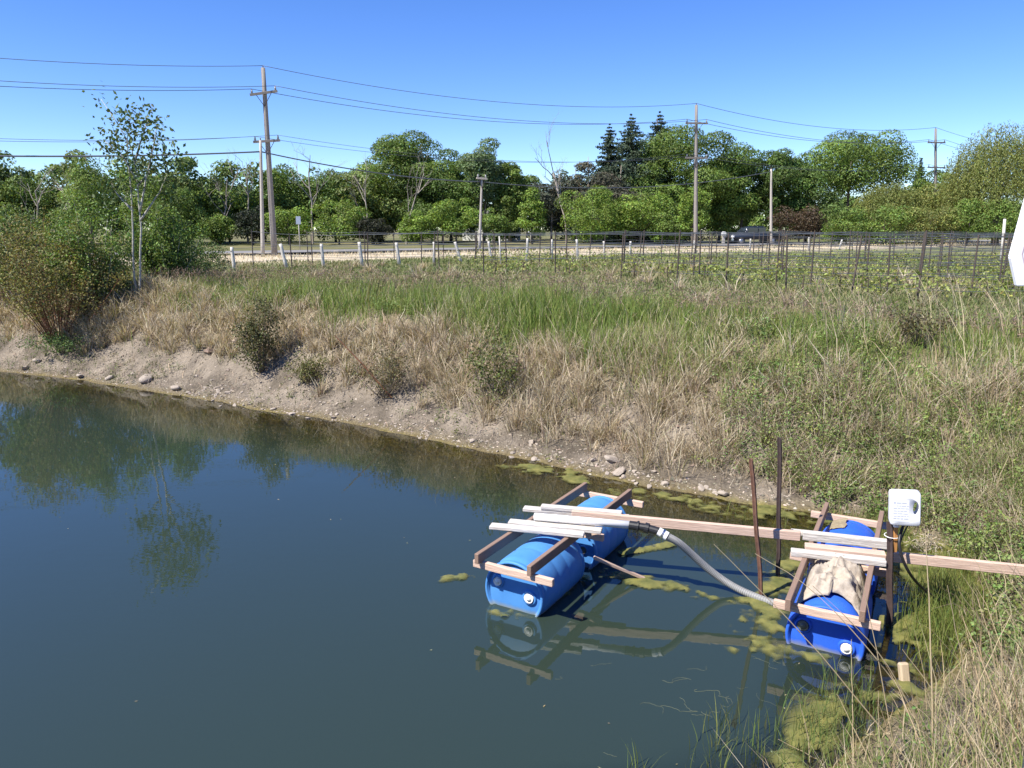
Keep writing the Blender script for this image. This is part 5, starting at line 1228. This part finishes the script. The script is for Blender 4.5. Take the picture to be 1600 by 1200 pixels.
# green reeds standing in the shallows
def px_poly_points(n, poly, seed):
    r = np.random.default_rng(seed); P = []; poly = np.array(poly, float); lo, hi = poly.min(0), poly.max(0)
    while len(P) < n:
        q = r.uniform(lo, hi); ins = False
        for i in range(len(poly)):
            a, b_ = poly[i], poly[(i + 1) % len(poly)]
            if (a[1] > q[1]) != (b_[1] > q[1]) and q[0] < (b_[0] - a[0]) * (q[1] - a[1]) / (b_[1] - a[1]) + a[0]: ins = not ins
        if ins: P.append(q)
    return np.array(P), r
m = MB()
for n, poly, seed, hr, colr in ((420, [(1130, 1215), (1190, 1110), (1300, 1040), (1420, 1020), (1400, 1150), (1330, 1230), (1140, 1230)], 1, (.10, .34), (.13, .17, .05)),
                                (60, [(1050, 1260), (1090, 1120), (1160, 1080), (1170, 1230)], 2, (.12, .34), (.14, .17, .055)),
                                (10, [(960, 1260), (975, 1180), (1010, 1180), (1020, 1260)], 3, (.2, .36), (.14, .18, .05)),
                                (1500, [(1390, 1000), (1425, 850), (1520, 860), (1590, 950), (1520, 1050), (1420, 1070)], 4, (.12, .42), (.16, .20, .05)),
                                (26, [(1000, 775), (1200, 800), (1250, 830), (1180, 840), (1040, 790)], 5, (.12, .30), (.17, .21, .05)),
                                (420, [(1250, 805), (1420, 815), (1440, 880), (1390, 860)], 6, (.12, .34), (.15, .19, .05))):
    P, r = px_poly_points(n, poly, seed + 300); cl = P[r.integers(0, len(P), len(P))]; P = P * .45 + (cl + r.normal(size=P.shape) * 7) * .55
    W3 = np.array([at(a, b_, 0) for a, b_ in P]); W3[:, 2] = np.maximum(ground_z(W3[:, 0], W3[:, 1]), -.03); N = len(W3)
    blades(m, W3, r.uniform(*hr, N), r.uniform(.0035, .0075, N), r.uniform(0, 6.28, N), r.uniform(.05, .55, N), vary(colr, N, .2, .1, r), r=r)
tag(m.build('green_reeds', M_grass), 'thin green reeds standing in the shallow water', 'reeds', kind='stuff')
# dense mixed growth on the near right shore
r = np.random.default_rng(55); N = 46000
x = r.uniform(1.2, 7.5, N); y = r.uniform(2.6, 8.6, N); d = shore_d(x, y); z = ground_z(x, y, d)
k = (d > -.02) & in_view(x, y, z, 1.3) & (r.uniform(size=N) < .35 + .65 * sstep(.0, .9, d)) & (r.uniform(size=N) < .8); x, y, z, d = x[k], y[k], z[k], d[k]; N = len(x)
pal = np.array([(.64, .55, .39), (.52, .42, .27), (.20, .245, .07), (.27, .30, .11), (.36, .28, .18)]); nn = fbm(x, y, .8, 301)
pi = np.where(nn + .18 * r.normal(size=N) > .5, r.choice([0, 1, 4], N), r.choice([2, 3, 2, 1], N))
m = MB(); blades(m, np.stack([x, y, z - .02], 1), r.uniform(.12, .62, N) * (.5 + .7 * sstep(0, 1, d)), r.uniform(.0035, .0075, N), r.uniform(0, 6.28, N), r.uniform(.2, .95, N), pal[pi] * vary(1, N, .18, .06, r), kink=.03, r=r)
tag(m.build('shore_grass', M_grass), 'mixed dry and green grass on the near right shore', 'grass', kind='stuff')
k = (d > .1) & (nn < .52) & (r.uniform(size=N) < .06)
weed_stuff('shore_weeds', 'small leafy weeds among the grass on the near right shore', np.stack([x, y, z], 1)[k], .22, (.12, .165, .045), .035, 10, 61)
# tall dry stalks crossing the foreground
m = MB(); r = np.random.default_rng(9)
st_px = [((1116, 850), (1270, 1010), (1432, 1205)), ((1342, 880), (1372, 1030), (1402, 1200)), ((1270, 915), (1380, 1030), (1470, 1200)), ((1446, 830), (1454, 1000), (1458, 1195)), ((1480, 915), (1507, 1060), (1508, 1200)),
         ((1410, 1015), (1470, 1100), (1500, 1190)), ((1308, 1085), (1340, 1150), (1370, 1210)), ((1580, 960), (1520, 1090), (1500, 1190)), ((1552, 920), (1600, 1000), (1640, 1100)), ((1372, 1080), (1373, 1140), (1374, 1205)),
         ((1330, 1000), (1332, 1100), (1334, 1205)), ((1215, 1155), (1265, 1180), (1310, 1205)), ((1288, 1180), (1330, 1150), (1390, 1147)), ((1490, 1070), (1540, 1130), (1560, 1200)), ((1545, 985), (1560, 1090), (1572, 1200)), ((1500, 925), (1560, 1010), (1610, 1090)), ((1250, 1100), (1262, 1150), (1266, 1200)),
         ((1180, 865), (1260, 915), (1345, 1000), (1420, 1100), (1450, 1190)), ((1400, 800), (1402, 740), (1418, 812))]
for i, ps in enumerate(st_px[:-1]):
    n_ = len(ps); bd = hit(min(ps[-1][0], 1590), min(ps[-1][1], 1195))[1]; pts = [at_d(px, py, bd + .06 * (n_ - 1 - j)) for j, (px, py) in enumerate(ps)]
    P = spline(np.array(pts), 14); u = np.linspace(0, 1, 14)
    m.tube(P + r.normal(size=P.shape) * .0015, (.0016 + .0028 * u) * (1.5 if i == 3 else 1), 5, col=np.array((.56, .46, .29)) * r.uniform(.75, 1.1))
N = 800; x = r.uniform(1.9, 6.0, N); y = r.uniform(3.0, 7.0, N); d = shore_d(x, y); z = ground_z(x, y, d); k = (d > .1) & (x > 2.2 + .35 * (y - 4)); x, y, z = x[k], y[k], z[k]; N = len(x)
blades(m, np.stack([x, y, z], 1), r.uniform(.35, .95, N), r.uniform(.004, .008, N), r.uniform(1.6, 5, N), r.uniform(.1, .7, N), vary((.52, .42, .26), N, .2, .06, r), kink=.02, r=r)
q = at_d(1446, 840, hit(1458, 1190)[1] + .12); P = q + r.normal(size=(420, 3)) * np.array([.045, .03, .028]) + np.array([.02, 0, -.03]); leaves(m, P, r.normal(size=(420, 3)), r.uniform(.015, .04, 420), .004, vary((.50, .42, .30), 420, .15, .05, r), r)
# tall dry stems leaning over the right bank
N = 480; x = r.uniform(4.0, 9.5, N); y = r.uniform(7.5, 13.5, N); d = shore_d(x, y); z = ground_z(x, y, d); k = (d > 1.2) & (d < 5.5) & in_view(x, y, z); x, y, z = x[k], y[k], z[k]; N = len(x)
blades(m, np.stack([x, y, z], 1), r.uniform(.5, 1.25, N), r.uniform(.007, .013, N), math.pi + r.normal(size=N) * .8, r.uniform(.15, .75, N), vary((.52, .43, .27), N, .18, .06, r), kink=.015, r=r)
tag(m.build('dry_stalks', M_grass), 'tall dry straw-coloured stalks crossing the near right foreground', 'dry stalks', kind='stuff')
